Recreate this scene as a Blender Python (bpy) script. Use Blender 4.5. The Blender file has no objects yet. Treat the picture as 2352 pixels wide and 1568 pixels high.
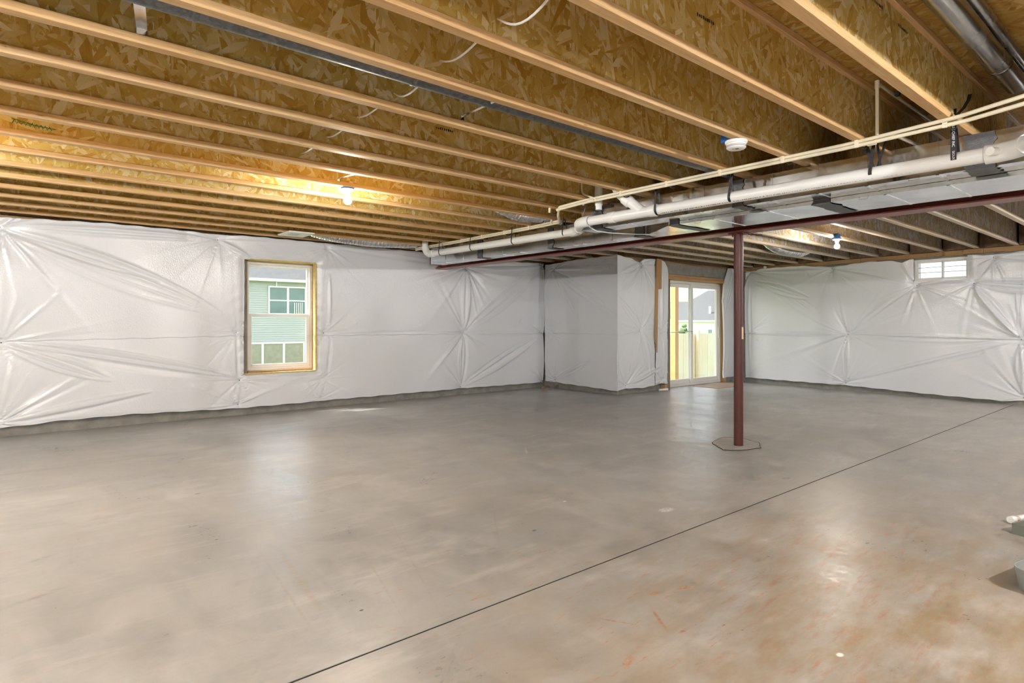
import bpy, math, random
import numpy as np
from mathutils import Vector, Matrix, Euler
random.seed(7)
PI = math.pi
C = bpy.context.scene.collection
sc = bpy.context.scene

# ------------------------------------------------------------------ camera, world, sun, exposure
cam_d = bpy.data.cameras.new('camera'); cam = bpy.data.objects.new('camera', cam_d); C.objects.link(cam)
cam.location = (0, 0, 1.22); cam.rotation_euler = (PI/2, 0, math.radians(-40.55))
cam_d.sensor_width = 36; cam_d.lens = 1398/2352*36; cam_d.shift_y = -40/2352; cam_d.clip_start = .05; cam_d.clip_end = 500
sc.camera = cam
sc.view_settings.view_transform = 'Standard'; sc.view_settings.look = 'None'
sc.view_settings.gamma = 1; sc.view_settings.use_curve_mapping = False
sc.view_settings.exposure = 0.74
cy = sc.cycles; cy.max_bounces = 7; cy.diffuse_bounces = 5; cy.glossy_bounces = 3; cy.transmission_bounces = 4; cy.transparent_max_bounces = 10
cy.use_adaptive_sampling = True; cy.adaptive_threshold = .09; cy.adaptive_min_samples = 14; cy.caustics_reflective = False; cy.caustics_refractive = False; cy.sample_clamp_indirect = 8
w = bpy.data.worlds.new('world'); sc.world = w; w.use_nodes = True
nt = w.node_tree; nt.nodes.clear()
sky = nt.nodes.new('ShaderNodeTexSky'); sky.sky_type = 'NISHITA'; sky.sun_disc = False
sky.sun_elevation = math.radians(52); sky.sun_rotation = math.radians(-52); sky.dust_density = 4; sky.air_density = 1.2
hsv = nt.nodes.new('ShaderNodeHueSaturation'); hsv.inputs['Saturation'].default_value = .35
bg = nt.nodes.new('ShaderNodeBackground'); bg.inputs['Strength'].default_value = .50
wo = nt.nodes.new('ShaderNodeOutputWorld')
nt.links.new(sky.outputs[0], hsv.inputs['Color']); nt.links.new(hsv.outputs[0], bg.inputs[0]); nt.links.new(bg.outputs[0], wo.inputs[0])
sl = bpy.data.lights.new('sun', 'SUN'); sl.energy = 3.4; sl.angle = .009; sl.color = (1, .95, .86)
so = bpy.data.objects.new('sun', sl); C.objects.link(so)
so.rotation_euler = Vector((.60, -.47, -1)).to_track_quat('-Z', 'Y').to_euler()
BULB_FRONT = 700.0     # emission strength of the bulb left of the beam
BULB_RIGHT = 650.0     # bulb right of the beam
BULB_FILL = 3900.0     # unseen fill bulbs, added to brighten the room

# ------------------------------------------------------------------ node helpers
class NT:
    def __init__(s, name):
        s.m = bpy.data.materials.new(name); s.m.use_nodes = True
        s.t = s.m.node_tree; s.t.nodes.clear()
        s.out = s.t.nodes.new('ShaderNodeOutputMaterial')
        s.b = s.t.nodes.new('ShaderNodeBsdfPrincipled'); s.t.links.new(s.b.outputs[0], s.out.inputs[0])
        s.pos = s.t.nodes.new('ShaderNodeNewGeometry').outputs['Position']
    def n(s, typ, **k):
        x = s.t.nodes.new(typ)
        for a, v in k.items(): setattr(x, a, v)
        return x
    def put(s, sock, v):
        if hasattr(v, 'is_output') or isinstance(v, bpy.types.NodeSocket): s.t.links.new(v, sock)
        elif isinstance(v, (tuple, list)) and len(v) == 3 and sock.type == 'RGBA': sock.default_value = (*v, 1)
        else: sock.default_value = v
    def math(s, op, a, b=0.0, c=None, clamp=False):
        x = s.n('ShaderNodeMath', operation=op, use_clamp=clamp); s.put(x.inputs[0], a); s.put(x.inputs[1], b)
        if c is not None: s.put(x.inputs[2], c)
        return x.outputs[0]
    def mix(s, f, a, b, mode='MIX'):
        x = s.n('ShaderNodeMix', data_type='RGBA', blend_type=mode); s.put(x.inputs['Factor'], f)
        s.put(x.inputs[6], a); s.put(x.inputs[7], b); return x.outputs[2]
    def mapr(s, v, a, b, c=0.0, d=1.0):
        x = s.n('ShaderNodeMapRange'); s.put(x.inputs[0], v)
        for i, q in enumerate((a, b, c, d)): x.inputs[i+1].default_value = q
        return x.outputs[0]
    def mapping(s, v, scale=(1, 1, 1), rot=(0, 0, 0), loc=(0, 0, 0)):
        x = s.n('ShaderNodeMapping'); s.put(x.inputs[0], v)
        x.inputs['Scale'].default_value = scale; x.inputs['Rotation'].default_value = rot; x.inputs['Location'].default_value = loc
        return x.outputs[0]
    def noise(s, v, scale, detail=3, rough=.5, dist=0.0, col=False):
        x = s.n('ShaderNodeTexNoise'); s.put(x.inputs['Vector'], v); x.inputs['Scale'].default_value = scale
        x.inputs['Detail'].default_value = detail; x.inputs['Roughness'].default_value = rough; x.inputs['Distortion'].default_value = dist
        return x.outputs['Color' if col else 'Fac']
    def bump(s, h, strength=.3, dist=.01):
        x = s.n('ShaderNodeBump'); s.put(x.inputs['Height'], h); x.inputs['Strength'].default_value = strength; x.inputs['Distance'].default_value = dist
        s.t.links.new(x.outputs[0], s.b.inputs['Normal'])
    def sep(s, v):
        x = s.n('ShaderNodeSeparateXYZ'); s.put(x.inputs[0], v); return x.outputs
    def comb(s, a, b, c):
        x = s.n('ShaderNodeCombineXYZ'); s.put(x.inputs[0], a); s.put(x.inputs[1], b); s.put(x.inputs[2], c); return x.outputs[0]
    def ramp(s, f, stops):
        x = s.n('ShaderNodeValToRGB'); s.put(x.inputs[0], f); e = x.color_ramp.elements
        while len(e) < len(stops): e.new(.5)
        for i, (p, c) in enumerate(stops): e[i].position = p; e[i].color = (*c, 1)
        return x.outputs[0]
    def set(s, **k):
        for a, v in k.items(): s.put(s.b.inputs[a.replace('_', ' ')], v)
        return s.m

def plain(name, col, rough=.5, metal=0.0, var=.12, scale=8, bump=.1, bscale=60):
    s = NT(name); f = s.noise(s.pos, scale, 4)
    lo = tuple(c*(1-var) for c in col); hi = tuple(min(1, c*(1+var)) for c in col)
    s.set(Base_Color=s.mix(f, lo, hi), Roughness=rough, Metallic=metal)
    if bump: s.bump(s.noise(s.pos, bscale, 3), bump, .004)
    return s.m

def osb(name, plane, tint=(1, 1, 1), contrast=1.0, dark=1.0):
    s = NT(name); X, Y, Z = s.sep(s.pos)[:3]
    if plane == 'xz':
        o = s.math('MULTIPLY', s.math('ROUND', s.math('MULTIPLY', Y, 4.0)), 7.31)
        u = s.math('ADD', X, o); v = s.math('ADD', Z, s.math('MULTIPLY', o, .37))
    else: u, v = X, Y
    p = s.comb(u, v, 0.0)
    wob = s.noise(p, 9, 2, col=True)
    p = s.mix(.010, p, wob, 'ADD')
    pal = [(0.04, (.22, .11, .025)), (.16, (.48, .28, .045)), (.34, (.57, .385, .09)), (.58, (.62, .46, .155)), (.78, (.70, .58, .32)), (1.0, (.82, .76, .58))]
    pal = [(a, tuple(c*t for c, t in zip(col, tint))) for a, col in pal]
    col = None; top = None; edge = None
    for i, (ang, sx, sy) in enumerate([(1.45, 6.5, 30), (.92, 8, 36), (2.05, 7, 30), (.35, 9, 42), (2.62, 9, 44), (1.6, 13, 66)]):
        mp = s.mapping(p, (sx, sy, 1), (0, 0, 0)) if False else s.mapping(s.mapping(p, (1, 1, 1), (0, 0, ang)), (sx, sy, 1), (0, 0, 0), (i*3.7, i*1.9, 0))
        vo = s.n('ShaderNodeTexVoronoi', voronoi_dimensions='2D'); s.put(vo.inputs['Vector'], mp); vo.inputs['Scale'].default_value = 1
        r, g, b = s.sep(vo.outputs['Color'])[:3]
        d = vo.outputs['Distance']
        grain = s.noise(s.mapping(mp, (1.0, 5, 1), (0, 0, 0), (i, 2*i, 0)), 2.2, 3, .6)
        c = s.ramp(s.math('ADD', s.math('MULTIPLY', g, .72), s.math('MULTIPLY', grain, .34)), pal)
        rank = s.math('SUBTRACT', r, s.math('MULTIPLY', d, .12))
        if i >= 5: rank = s.math('SUBTRACT', rank, .07)
        if col is None: col, top = c, rank
        else:
            gt = s.math('GREATER_THAN', rank, top)
            col = s.mix(gt, col, c); top = s.math('MAXIMUM', top, rank)
    big = s.noise(p, 1.1, 2)
    col = s.mix(s.mapr(big, .3, .75), col, s.mix(1.0, col, (.90, .82, .60), 'MULTIPLY'))
    if dark != 1.0: col = s.mix(1.0, col, (dark, dark, dark), 'MULTIPLY')
    s.set(Base_Color=col, Roughness=.62); s.bump(top, .35, .004); return s.m

def lumber(name, a, b, axis='x'):
    s = NT(name); X, Y, Z = s.sep(s.pos)[:3]
    sc_ = {'x': (.6, 14, 14), 'y': (14, .6, 14), 'z': (14, 14, .6)}[axis]
    v = s.mapping(s.pos, sc_)
    g = s.noise(v, 3.0, 5, .6, 1.2)
    fine = s.noise(s.mapping(s.pos, tuple(q*4 for q in sc_)), 3.0, 3)
    f = s.math('ADD', s.math('MULTIPLY', g, .7), s.math('MULTIPLY', fine, .3))
    col = s.ramp(f, [(.25, b), (.62, a), (.8, tuple(min(1, x*1.08) for x in a))])
    long = s.noise(s.mapping(s.pos, tuple(max(.25, q*.08) for q in sc_)), 1.2, 2)
    col = s.mix(s.mapr(long, .35, .7), s.mix(1.0, col, (.90, .80, .66), 'MULTIPLY'), col)
    vo = s.n('ShaderNodeTexVoronoi'); s.put(vo.inputs['Vector'], s.mapping(s.pos, {'x': (2.2, 9, 9), 'y': (9, 2.2, 9), 'z': (9, 9, 2.2)}[axis])); vo.inputs['Scale'].default_value = 1.6
    knot = s.mapr(vo.outputs['Distance'], .03, .10, 1.0, 0.0)
    col = s.mix(s.math('MULTIPLY', knot, .8), col, (.16, .075, .03))
    s.set(Base_Color=col, Roughness=.6); s.bump(f, .25, .003); return s.m

def steel(name, base=(.74, .76, .77), rough=.17, spangle=.05, scale=45):
    s = NT(name)
    vo = s.n('ShaderNodeTexVoronoi'); s.put(vo.inputs['Vector'], s.pos); vo.inputs['Scale'].default_value = scale
    r = s.sep(vo.outputs['Color'])[0]
    n = s.noise(s.pos, 3, 3)
    col = s.mix(r, tuple(c*(1-spangle) for c in base), tuple(min(1, c*(1+spangle)) for c in base))
    s.set(Base_Color=col, Metallic=1.0, Roughness=s.math('ADD', s.mapr(n, .3, .7, -.06, .10), rough))
    s.bump(s.noise(s.pos, 1.6, 1), .10, .03); return s.m

def floor_material():
    s = NT('polished_concrete'); p = s.pos; X, Y, Z = s.sep(p)[:3]
    big = s.noise(p, .55, 5, .62, .6); mid = s.noise(s.mapping(p, (2.2, 1.0, 1), (0, 0, .5)), 1.3, 6, .6, .8)
    col = s.ramp(s.math('ADD', s.math('MULTIPLY', big, .5), s.math('MULTIPLY', mid, .5)),
                 [(.30, (.27, .268, .248)), (.42, (.36, .355, .332)), (.55, (.45, .442, .415)), (.70, (.58, .57, .545))])
    blue = s.noise(s.mapping(p, (1, 1.6, 1), (0, 0, 1.1), (4, 2, 0)), .9, 4)
    col = s.mix(s.mapr(blue, .48, .74, 0, .6), col, (.32, .335, .33))
    pale = s.noise(s.mapping(p, (.8, 3.2, 1), (0, 0, -.72), (9, 1, 0)), 1.7, 6, .65)
    col = s.mix(s.mapr(pale, .54, .74, 0, .7), col, (.58, .56, .52))
    dkp = s.noise(s.mapping(p, (1.1, 2.0, 1), (0, 0, .25), (2, 7, 0)), 1.25, 6, .68, .5)
    col = s.mix(s.mapr(dkp, .52, .72, 0, .55), col, (.265, .262, .245))
    tan = s.noise(s.mapping(p, (1.4, .9, 1), (0, 0, -.4), (6, 3, 0)), .8, 5, .62)
    col = s.mix(s.mapr(tan, .48, .70, 0, .35), col, (.40, .355, .29))
    # broad tan and rust staining of the slab towards its near right end
    def disc(cx, cy, rx, ry, ang=0.0, soft=1.0):
        x = s.n('ShaderNodeMapping', vector_type='TEXTURE'); s.put(x.inputs[0], p)
        x.inputs['Location'].default_value = (cx, cy, 0); x.inputs['Rotation'].default_value = (0, 0, ang); x.inputs['Scale'].default_value = (rx, ry, 1)
        L = s.n('ShaderNodeVectorMath', operation='LENGTH'); s.put(L.inputs[0], x.outputs[0]); d = L.outputs['Value']
        return s.mapr(d, 1.0, 1.0-soft, 0.0, 1.0)
    m1 = s.math('MULTIPLY', disc(2.7, .75, 3.0, 1.9, .3), s.mapr(s.noise(s.mapping(p, (1.5, 4, 1), (0, 0, -.75)), 1.6, 6, .65), .33, .62))
    col = s.mix(s.math('MULTIPLY', m1, .88), col, (.29, .205, .095))
    m2 = s.math('MULTIPLY', disc(3.0, 1.15, 1.7, .9, .3), s.mapr(s.noise(s.mapping(p, (1.2, 6, 1), (0, 0, -.7)), 3.2, 6, .7), .52, .68))
    col = s.mix(s.math('MULTIPLY', m2, .8), col, (.36, .145, .045))
    m3 = s.math('MULTIPLY', disc(2.6, 1.6, 4.2, 2.6, .2), s.mapr(s.noise(s.mapping(p, (2, 9, 1), (0, 0, -.9), (3, 8, 0)), 3.0, 5, .7), .61, .68))
    col = s.mix(s.math('MULTIPLY', m3, .75), col, (.45, .17, .05))
    dk = s.math('MULTIPLY', disc(7.2, 6.0, 2.6, 1.9, .0), s.mapr(s.noise(s.mapping(p, (1, 3, 1), (0, 0, .1)), 1.4, 5), .35, .65))
    col = s.mix(s.math('MULTIPLY', dk, .45), col, (.25, .235, .215))
    q_ = s.mapping(p, (1, 2.2, 1), (0, 0, -.6)); nz = {t: s.mapr(s.noise(q_, 14 if t else 40, 4, .65), .38, .60) for t in (True, False)}
    for (cx, cy, rx, ry, ang, c, k) in [
        (1.12, 2.88, .50, .022, 1.43, (.40, .27, .13), .6), (1.68, 2.14, .25, .03, 1.9, (.38, .29, .16), .6), (1.02, 2.75, .75, .012, 1.45, (.36, .31, .25), .7),
        (1.42, 2.65, .70, .008, 1.30, (.36, .31, .25), .6), (1.75, 3.0, 1.3, .007, 1.22, (.34, .30, .25), .5), (2.35, 2.9, 1.1, .007, .95, (.35, .31, .26), .5),
        (2.10, 1.52, .14, .012, .95, (.42, .17, .05), .9), (1.95, 1.62, .09, .007, 2.1, (.40, .17, .05), .9),
        (1.75, 1.40, .06, .02, .4, (.45, .2, .06), .8), (2.45, 1.62, .07, .022, -.4, (.48, .2, .05), .8), (2.28, 1.68, .05, .02, -.3, (.48, .2, .05), .8),
        (.20, 4.00, .10, .03, .5, (.22, .21, .19), .6), (.16, 3.45, .16, .03, .4, (.24, .23, .21), .6), (.95, 3.95, .14, .025, .3, (.27, .25, .23), .4),
        (3.37, 2.38, .075, .045, 0, (.82, .80, .78), .9), (2.38, .92, .020, .014, 0, (.85, .84, .80), 1.0), (3.0, 2.95, .018, .012, 0, (.8, .8, .78), .9),
        (2.44, 2.65, .020, .012, 0, (.10, .10, .10), .9), (1.13, 4.80, .030, .014, 0, (.08, .08, .08), .9), (1.20, 2.39, .012, .008, 0, (.06, .06, .05), 1),
        (4.78, 2.25, .07, .03, 0, (.22, .22, .23), .9), (3.17, 3.06, .045, .03, 0, (.30, .24, .18), .7), (3.9, 4.35, .2, .018, .9, (.72, .68, .62), .8), (4.5, 4.9, .25, .018, .3, (.70, .68, .63), .7)]:
        mk = disc(cx, cy, rx, ry, ang, .45 if rx < .1 else .8)
        if rx > .022: mk = s.math('MULTIPLY', mk, nz[rx > .1])
        col = s.mix(s.math('MULTIPLY', mk, k), col, c)
    fine = s.noise(s.mapping(p, (1, 1.5, 1)), 26, 4, .6); speck = s.noise(p, 210, 2)
    col = s.mix(.24, col, s.mix(fine, (.2, .2, .2), (.8, .8, .8)), 'SOFT_LIGHT')
    col = s.mix(s.mapr(speck, .66, .74, 0, .4), col, (.2, .17, .14))
    r = s.math('ADD', s.mapr(mid, .3, .7, .30, .42), s.mapr(fine, .3, .7, -.06, .07))
    s.set(Base_Color=col, Roughness=r, Specular_IOR_Level=.55); s.bump(s.math('ADD', fine, s.math('MULTIPLY', big, 1.4)), .10, .006); return s.m

def film():
    s = NT('white_vapour_film'); p = s.pos
    n1 = s.noise(p, 42, 3, .6, .8); n2 = s.noise(p, 130, 2)
    vo = s.n('ShaderNodeTexVoronoi'); s.put(vo.inputs['Vector'], p); vo.inputs['Scale'].default_value = 75
    lf = s.noise(p, .9, 2)
    s.set(Base_Color=s.mix(lf, (.70, .73, .765), (.76, .785, .82)), Roughness=.22, Specular_IOR_Level=.75)
    s.bump(s.math('ADD', s.math('MULTIPLY', n1, .8), s.math('MULTIPLY', vo.outputs['Distance'], .45)), .30, .007); return s.m

def glass():
    s = NT('window_glass'); t = s.t
    tr = s.n('ShaderNodeBsdfTransparent'); tr.inputs[0].default_value = (.965, .975, .97, 1)
    gl = s.n('ShaderNodeBsdfGlossy'); gl.inputs['Roughness'].default_value = .02
    lw = s.n('ShaderNodeLayerWeight'); lw.inputs['Blend'].default_value = .5
    fr = s.math('ADD', s.math('MULTIPLY', s.math('POWER', lw.outputs['Facing'], 4.0), .5), .035)
    mx = s.n('ShaderNodeMixShader'); t.links.new(fr, mx.inputs[0]); t.links.new(tr.outputs[0], mx.inputs[1]); t.links.new(gl.outputs[0], mx.inputs[2])
    t.links.new(mx.outputs[0], s.out.inputs[0]); return s.m

def glow(name, col, k):
    s = NT(name); s.set(Base_Color=(.9, .9, .9), Roughness=.3); s.b.inputs['Emission Color'].default_value = (*col, 1); s.b.inputs['Emission Strength'].default_value = k; return s.m

M = {}
M['osb'] = osb('osb_web', 'xz')
M['osb_grey'] = osb('osb_web_daylight_grey', 'xz', (.66, .78, 1.75), dark=.95)  # same OSB, with the greying by daylight put into its tint
M['osb_floor'] = osb('osb_subfloor', 'xy', (.80, .66, .45))
M['flange'] = lumber('joist_flange_lumber', (.74, .53, .29), (.52, .31, .12))
M['flange_grey'] = lumber('joist_flange_daylight_grey', (.66, .59, .50), (.48, .41, .32))  # same lumber, greyed in colour to carry the daylight right of the beam
M['sill'] = lumber('sill_lumber', (.42, .27, .13), (.26, .15, .06), 'y')
M['sillx'] = lumber('sill_lumber_long', (.42, .27, .13), (.26, .15, .06), 'x')
M['stud'] = lumber('stud_lumber', (.55, .37, .19), (.36, .21, .09), 'z')
M['header'] = lumber('header_lumber', (.62, .40, .22), (.42, .22, .10), 'x')
M['postwood'] = lumber('deck_post_wood', (.62, .37, .17), (.46, .25, .10), 'z')
M['fencewood'] = lumber('fence_pine', (.86, .81, .73), (.74, .65, .52), 'z')
M['floor'] = floor_material()
M['concrete'] = plain('wall_concrete', (.27, .26, .235), .85, 0, .45, 9, .8, 45)
M['patch'] = plain('grout_patch', (.44, .42, .38), .75, 0, .2, 12, .6, 60)
M['joint'] = plain('joint_dirt', (.03, .025, .02), .95)
M['film'] = film()
M['fiber'] = plain('fibreglass_edge', (.62, .47, .20), .9, 0, .35, 30, .9, 90)
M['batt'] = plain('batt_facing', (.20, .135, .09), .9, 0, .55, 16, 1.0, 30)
M['steel'] = steel('galvanised_steel'); M['steel_round'] = steel('bright_round_duct', (.36, .37, .38), .22)
M['darkduct'] = steel('dark_pipe_metal', (.20, .205, .21), .48, .2, 60)
M['foil'] = steel('crinkled_foil', (.75, .76, .78), .20)
M['mastic'] = plain('duct_mastic', (.11, .11, .115), .45, 0, .3, 40, .6, 90)
M['beampaint'] = plain('beam_red_oxide', (.25, .055, .040), .33, 0, .25, 22, .15, 120)
M['ironox'] = plain('red_oxide_paint', (.085, .018, .012), .40, 0, .25, 22, .25, 120)
M['pvc'] = plain('white_pvc', (.80, .82, .81), .28, 0, .03, 10, 0)
M['cpvc'] = plain('cream_cpvc', (.78, .72, .55), .32, 0, .04, 10, 0)
M['primer'] = plain('purple_primer', (.14, .07, .22), .5)
M['black'] = plain('black_strap', (.012, .012, .014), .4, 0, .1, 10, 0)
M['white'] = plain('white_vinyl', (.82, .82, .80), .35, 0, .03, 6, 0)
M['bar'] = plain('grey_bar', (.22, .23, .23), .5, 0, .03, 6, 0)
M['whitep'] = plain('white_plastic', (.86, .86, .85), .35, 0, .02, 6, 0)
M['greyp'] = plain('grey_plastic', (.16, .16, .16), .5)
M['blue'] = plain('blue_box_plastic', (.01, .12, .42), .4)
M['glass'] = glass()
M['bulb1'] = glow('bulb_glow_left', (1, .93, .83), BULB_FRONT)
M['bulb2'] = glow('bulb_glow_right', (1, .93, .83), BULB_RIGHT)
M['fill_bulb'] = glow('added_fill_glow', (.99, .985, 1.0), BULB_FILL)  # glow of the added lamps that stand out of view
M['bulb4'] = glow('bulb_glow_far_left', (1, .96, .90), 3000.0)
M['paper'] = plain('white_card', (.85, .85, .86), .6, 0, .02, 6, 0)
M['green'] = plain('green_marking', (.02, .25, .11), .7)
M['ink'] = plain('black_ink', (.03, .03, .03), .7)
M['inkw'] = plain('white_ink', (.8, .8, .8), .6)
M['tag'] = plain('yellow_tag', (.72, .55, .30), .6)
M['board'] = plain('hardboard_sheet', (.36, .25, .17), .7, 0, .12, 14, .2, 80)
M['siding'] = plain('sage_siding', (.45, .475, .465), .6, 0, .05, 4, 0)
M['sidingw'] = plain('white_siding', (.78, .79, .80), .6, 0, .03, 4, 0)
M['shingle'] = plain('grey_shingles', (.085, .088, .09), .9, 0, .3, 60, .4, 30)
M['cream'] = plain('cream_wall', (.72, .66, .52), .7)
M['dglass'] = plain('house_window_glass', (.19, .27, .27), .08, 0, .3, 1.5, 0)
M['blind'] = plain('vertical_blinds', (.35, .34, .25), .5, 0, .25, 9, 0)
M['grass'] = plain('lawn_grass', (.16, .22, .07), .95, 0, .4, 3, .5, 30)
M['leaf'] = plain('tree_leaves', (.14, .22, .09), .8, 0, .5, 1.2, .8, 5)
M['bark'] = plain('tree_bark', (.18, .13, .09), .9)
M['greytray'] = plain('grey_tray_plastic', (.17, .19, .16), .5)
M['greytub'] = plain('grey_tub_plastic', (.26, .28, .28), .4)
M['earth'] = plain('gravel_earth', (.22, .17, .12), .95)

# ------------------------------------------------------------------ mesh helpers
class MB:
    def __init__(s): s.v = []; s.f = []
    def add(s, vs, fs):
        o = len(s.v); s.v += [tuple(map(float, v)) for v in vs]; s.f += [tuple(i+o for i in f) for f in fs]; return s
    def box(s, x0, x1, y0, y1, z0, z1, m=None):
        vs = [Vector((x, y, z)) for x in (x0, x1) for y in (y0, y1) for z in (z0, z1)]
        if m is not None: vs = [m @ v for v in vs]
        return s.add(vs, [(0, 1, 3, 2), (4, 6, 7, 5), (0, 4, 5, 1), (2, 3, 7, 6), (0, 2, 6, 4), (1, 5, 7, 3)])
    def bev(s, x0, x1, y0, y1, z0, z1, b=.004):
        bm = bmesh_box(x0, x1, y0, y1, z0, z1, b); return s.add(*bm)
    def tube(s, pts, r, n=16, caps=True):
        pts = [Vector(p) for p in pts]; rs = r if isinstance(r, (list, tuple)) else [r]*len(pts)
        rings = []; up = None
        for i, p in enumerate(pts):
            a = pts[max(i-1, 0)]; b = pts[min(i+1, len(pts)-1)]; t = (b-a)
            if t.length < 1e-9: t = Vector((0, 0, 1))
            t.normalize()
            if up is None:
                up = Vector((0, 0, 1)) if abs(t.z) < .9 else Vector((1, 0, 0))
            side = t.cross(up).normalized(); up2 = side.cross(t).normalized(); up = up2
            rings.append([p + (side*math.cos(2*PI*k/n) + up2*math.sin(2*PI*k/n))*rs[i] for k in range(n)])
        vs = [v for ring in rings for v in ring]; fs = []
        for i in range(len(rings)-1):
            for k in range(n):
                k2 = (k+1) % n; fs.append((i*n+k, i*n+k2, (i+1)*n+k2, (i+1)*n+k))
        if caps: fs.append(tuple(range(n))[::-1]); fs.append(tuple((len(rings)-1)*n+k for k in range(n)))
        return s.add(vs, fs)
    def lathe(s, prof, c, n=32, axis=(0, 0, 1)):
        q = Vector((0, 0, 1)).rotation_difference(Vector(axis)); vs = []; fs = []
        for (r, z) in prof:
            for k in range(n): vs.append(Vector(c) + q @ Vector((r*math.cos(2*PI*k/n), r*math.sin(2*PI*k/n), z)))
        for i in range(len(prof)-1):
            for k in range(n):
                k2 = (k+1) % n; fs.append((i*n+k, i*n+k2, (i+1)*n+k2, (i+1)*n+k))
        return s.add(vs, fs)
    def build(s, name, mat, parent=None, smooth=False, keep=False):
        me = bpy.data.meshes.new(name); o = bpy.data.objects.new(name, me)
        vs = np.array(s.v)
        org = Vector((0, 0, 0))
        if not keep:
            org = Vector(((vs[:, 0].min()+vs[:, 0].max())/2, (vs[:, 1].min()+vs[:, 1].max())/2, vs[:, 2].min()))
        me.from_pydata([tuple(Vector(v)-org) for v in s.v], [], s.f); me.materials.append(mat)
        if smooth:
            me.polygons.foreach_set('use_smooth', [True]*len(me.polygons))
            try: me.set_sharp_from_angle(angle=math.radians(38))
            except Exception: pass
        me.validate(); me.update()
        C.objects.link(o); o.location = org
        if parent is not None:
            w_ = WM(parent)
            o.parent = parent; o.matrix_parent_inverse = Matrix.Identity(4); o.location = w_.inverted() @ org
        return o

def WM(o):
    m = o.matrix_basis.copy(); p = o.parent
    while p is not None: m = p.matrix_basis @ m; p = p.parent
    return m
def bmesh_box(x0, x1, y0, y1, z0, z1, b):
    import bmesh
    bm = bmesh.new(); bmesh.ops.create_cube(bm, size=1)
    for v in bm.verts: v.co = Vector(((x0+x1)/2+v.co.x*(x1-x0), (y0+y1)/2+v.co.y*(y1-y0), (z0+z1)/2+v.co.z*(z1-z0)))
    bmesh.ops.bevel(bm, geom=list(bm.edges), offset=b, segments=1, affect='EDGES'); bm.verts.index_update()
    r = ([v.co.copy() for v in bm.verts], [tuple(v.index for v in f.verts) for f in bm.faces]); bm.free(); return r
def box(name, mat, b, parent=None, bev=0): 
    m = MB(); (m.bev(*b, bev) if bev else m.box(*b)); return m.build(name, mat, parent)
def tag(o, label=None, cat=None, group=None, kind=None):
    if label: o['label'] = label
    if cat: o['category'] = cat
    if group: o['group'] = group
    if kind: o['kind'] = kind
    return o
def thing(name, loc, label, cat, group=None):
    o = bpy.data.objects.new(name, None); o.empty_display_size = .1; C.objects.link(o); o.location = loc
    return tag(o, label, cat, group)
def struct(o, label=None, cat='structure'): return tag(o, label, cat, None, 'structure')
def arc(c, r, a0, a1, ax, ay, n=8):
    c, ax, ay = Vector(c), Vector(ax), Vector(ay)
    return [c + (ax*math.cos(a0+(a1-a0)*i/n) + ay*math.sin(a0+(a1-a0)*i/n))*r for i in range(n+1)]
ORD = ['first', 'second', 'third', 'fourth', 'fifth', 'sixth', 'seventh', 'eighth', 'ninth', 'tenth', 'eleventh', 'twelfth', 'thirteenth', 'fourteenth', 'fifteenth', 'sixteenth', 'seventeenth', 'eighteenth', 'nineteenth', 'twentieth']

# ------------------------------------------------------------------ floor: slabs between the saw-cut joints
XC = 5.70
fl = struct(box('floor', M['joint'], (-3.2, 12.6, -3.7, 7.04, -.20, -.061)), 'grey concrete basement floor cut into slabs by thin dark joints', 'floor')
xs = [-3.2, XC-.0015, XC+.0015, 12.6]; ys = [-3.7, 2.0585, 2.0715, 6.4205, 6.4235, 9.0]
for i in (0, 2):
    for j in (0, 2, 4):
        if (i, j) == (2, 4):
            m = MB(); m.box(xs[2], 8.3, ys[4], 8.8, -.06, 0); m.box(8.3, 12.4, ys[4], 7.045, -.06, 0); m.build('slab', M['floor'], fl)
        else: box('slab', M['floor'], (xs[i], xs[i+1], ys[j], min(ys[j+1], 8.8), -.06, 0), fl)
box('joint_filler', M['joint'], (-3.2, 12.5, 2.0590, 2.0711, -.058, -.0025), fl); box('joint_filler', M['joint'], (-3.2, 12.4, 6.4206, 6.4234, -.058, -.002), fl)
for a, b in ((-3.7, 2.058), (2.072, 6.42), (6.424, 8.6)): box('joint_filler', M['joint'], (XC-.0014, XC+.0014, a, b, -.058, -.002), fl)
# ------------------------------------------------------------------ concrete walls
ZW = 2.365
WX0, WX1, WZ0, WZ1 = 2.63, 3.64, .55, 2.12          # left window opening
m = MB(); m.box(-3.2, WX0, 8.6, 8.86, -.05, ZW); m.box(WX1, 8.46, 8.6, 8.86, -.05, ZW); m.box(WX0, WX1, 8.6, 8.86, -.05, WZ0); m.box(WX0, WX1, 8.6, 8.86, WZ1, ZW)
wl = struct(m.build('wall_left', M['concrete']), 'grey poured concrete wall showing below the long left insulation', 'wall')
m = MB(); m.box(8.2, 8.46, 6.8, 8.6, -.05, ZW)
wb = struct(m.build('wall_return', M['concrete']), 'grey concrete return wall between window wall and door wall', 'wall')
DX0, DX1, DZ = 9.72, 11.755, 2.17
m = MB(); m.box(8.46, DX0, 6.8, 7.06, -.05, ZW); m.box(DX1, 12.5, 6.8, 7.06, -.05, ZW); m.box(DX0, DX1, 6.8, 7.06, DZ, ZW)
wd = struct(m.build('wall_back', M['concrete']), 'grey concrete wall holding the sliding patio door', 'wall')
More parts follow.
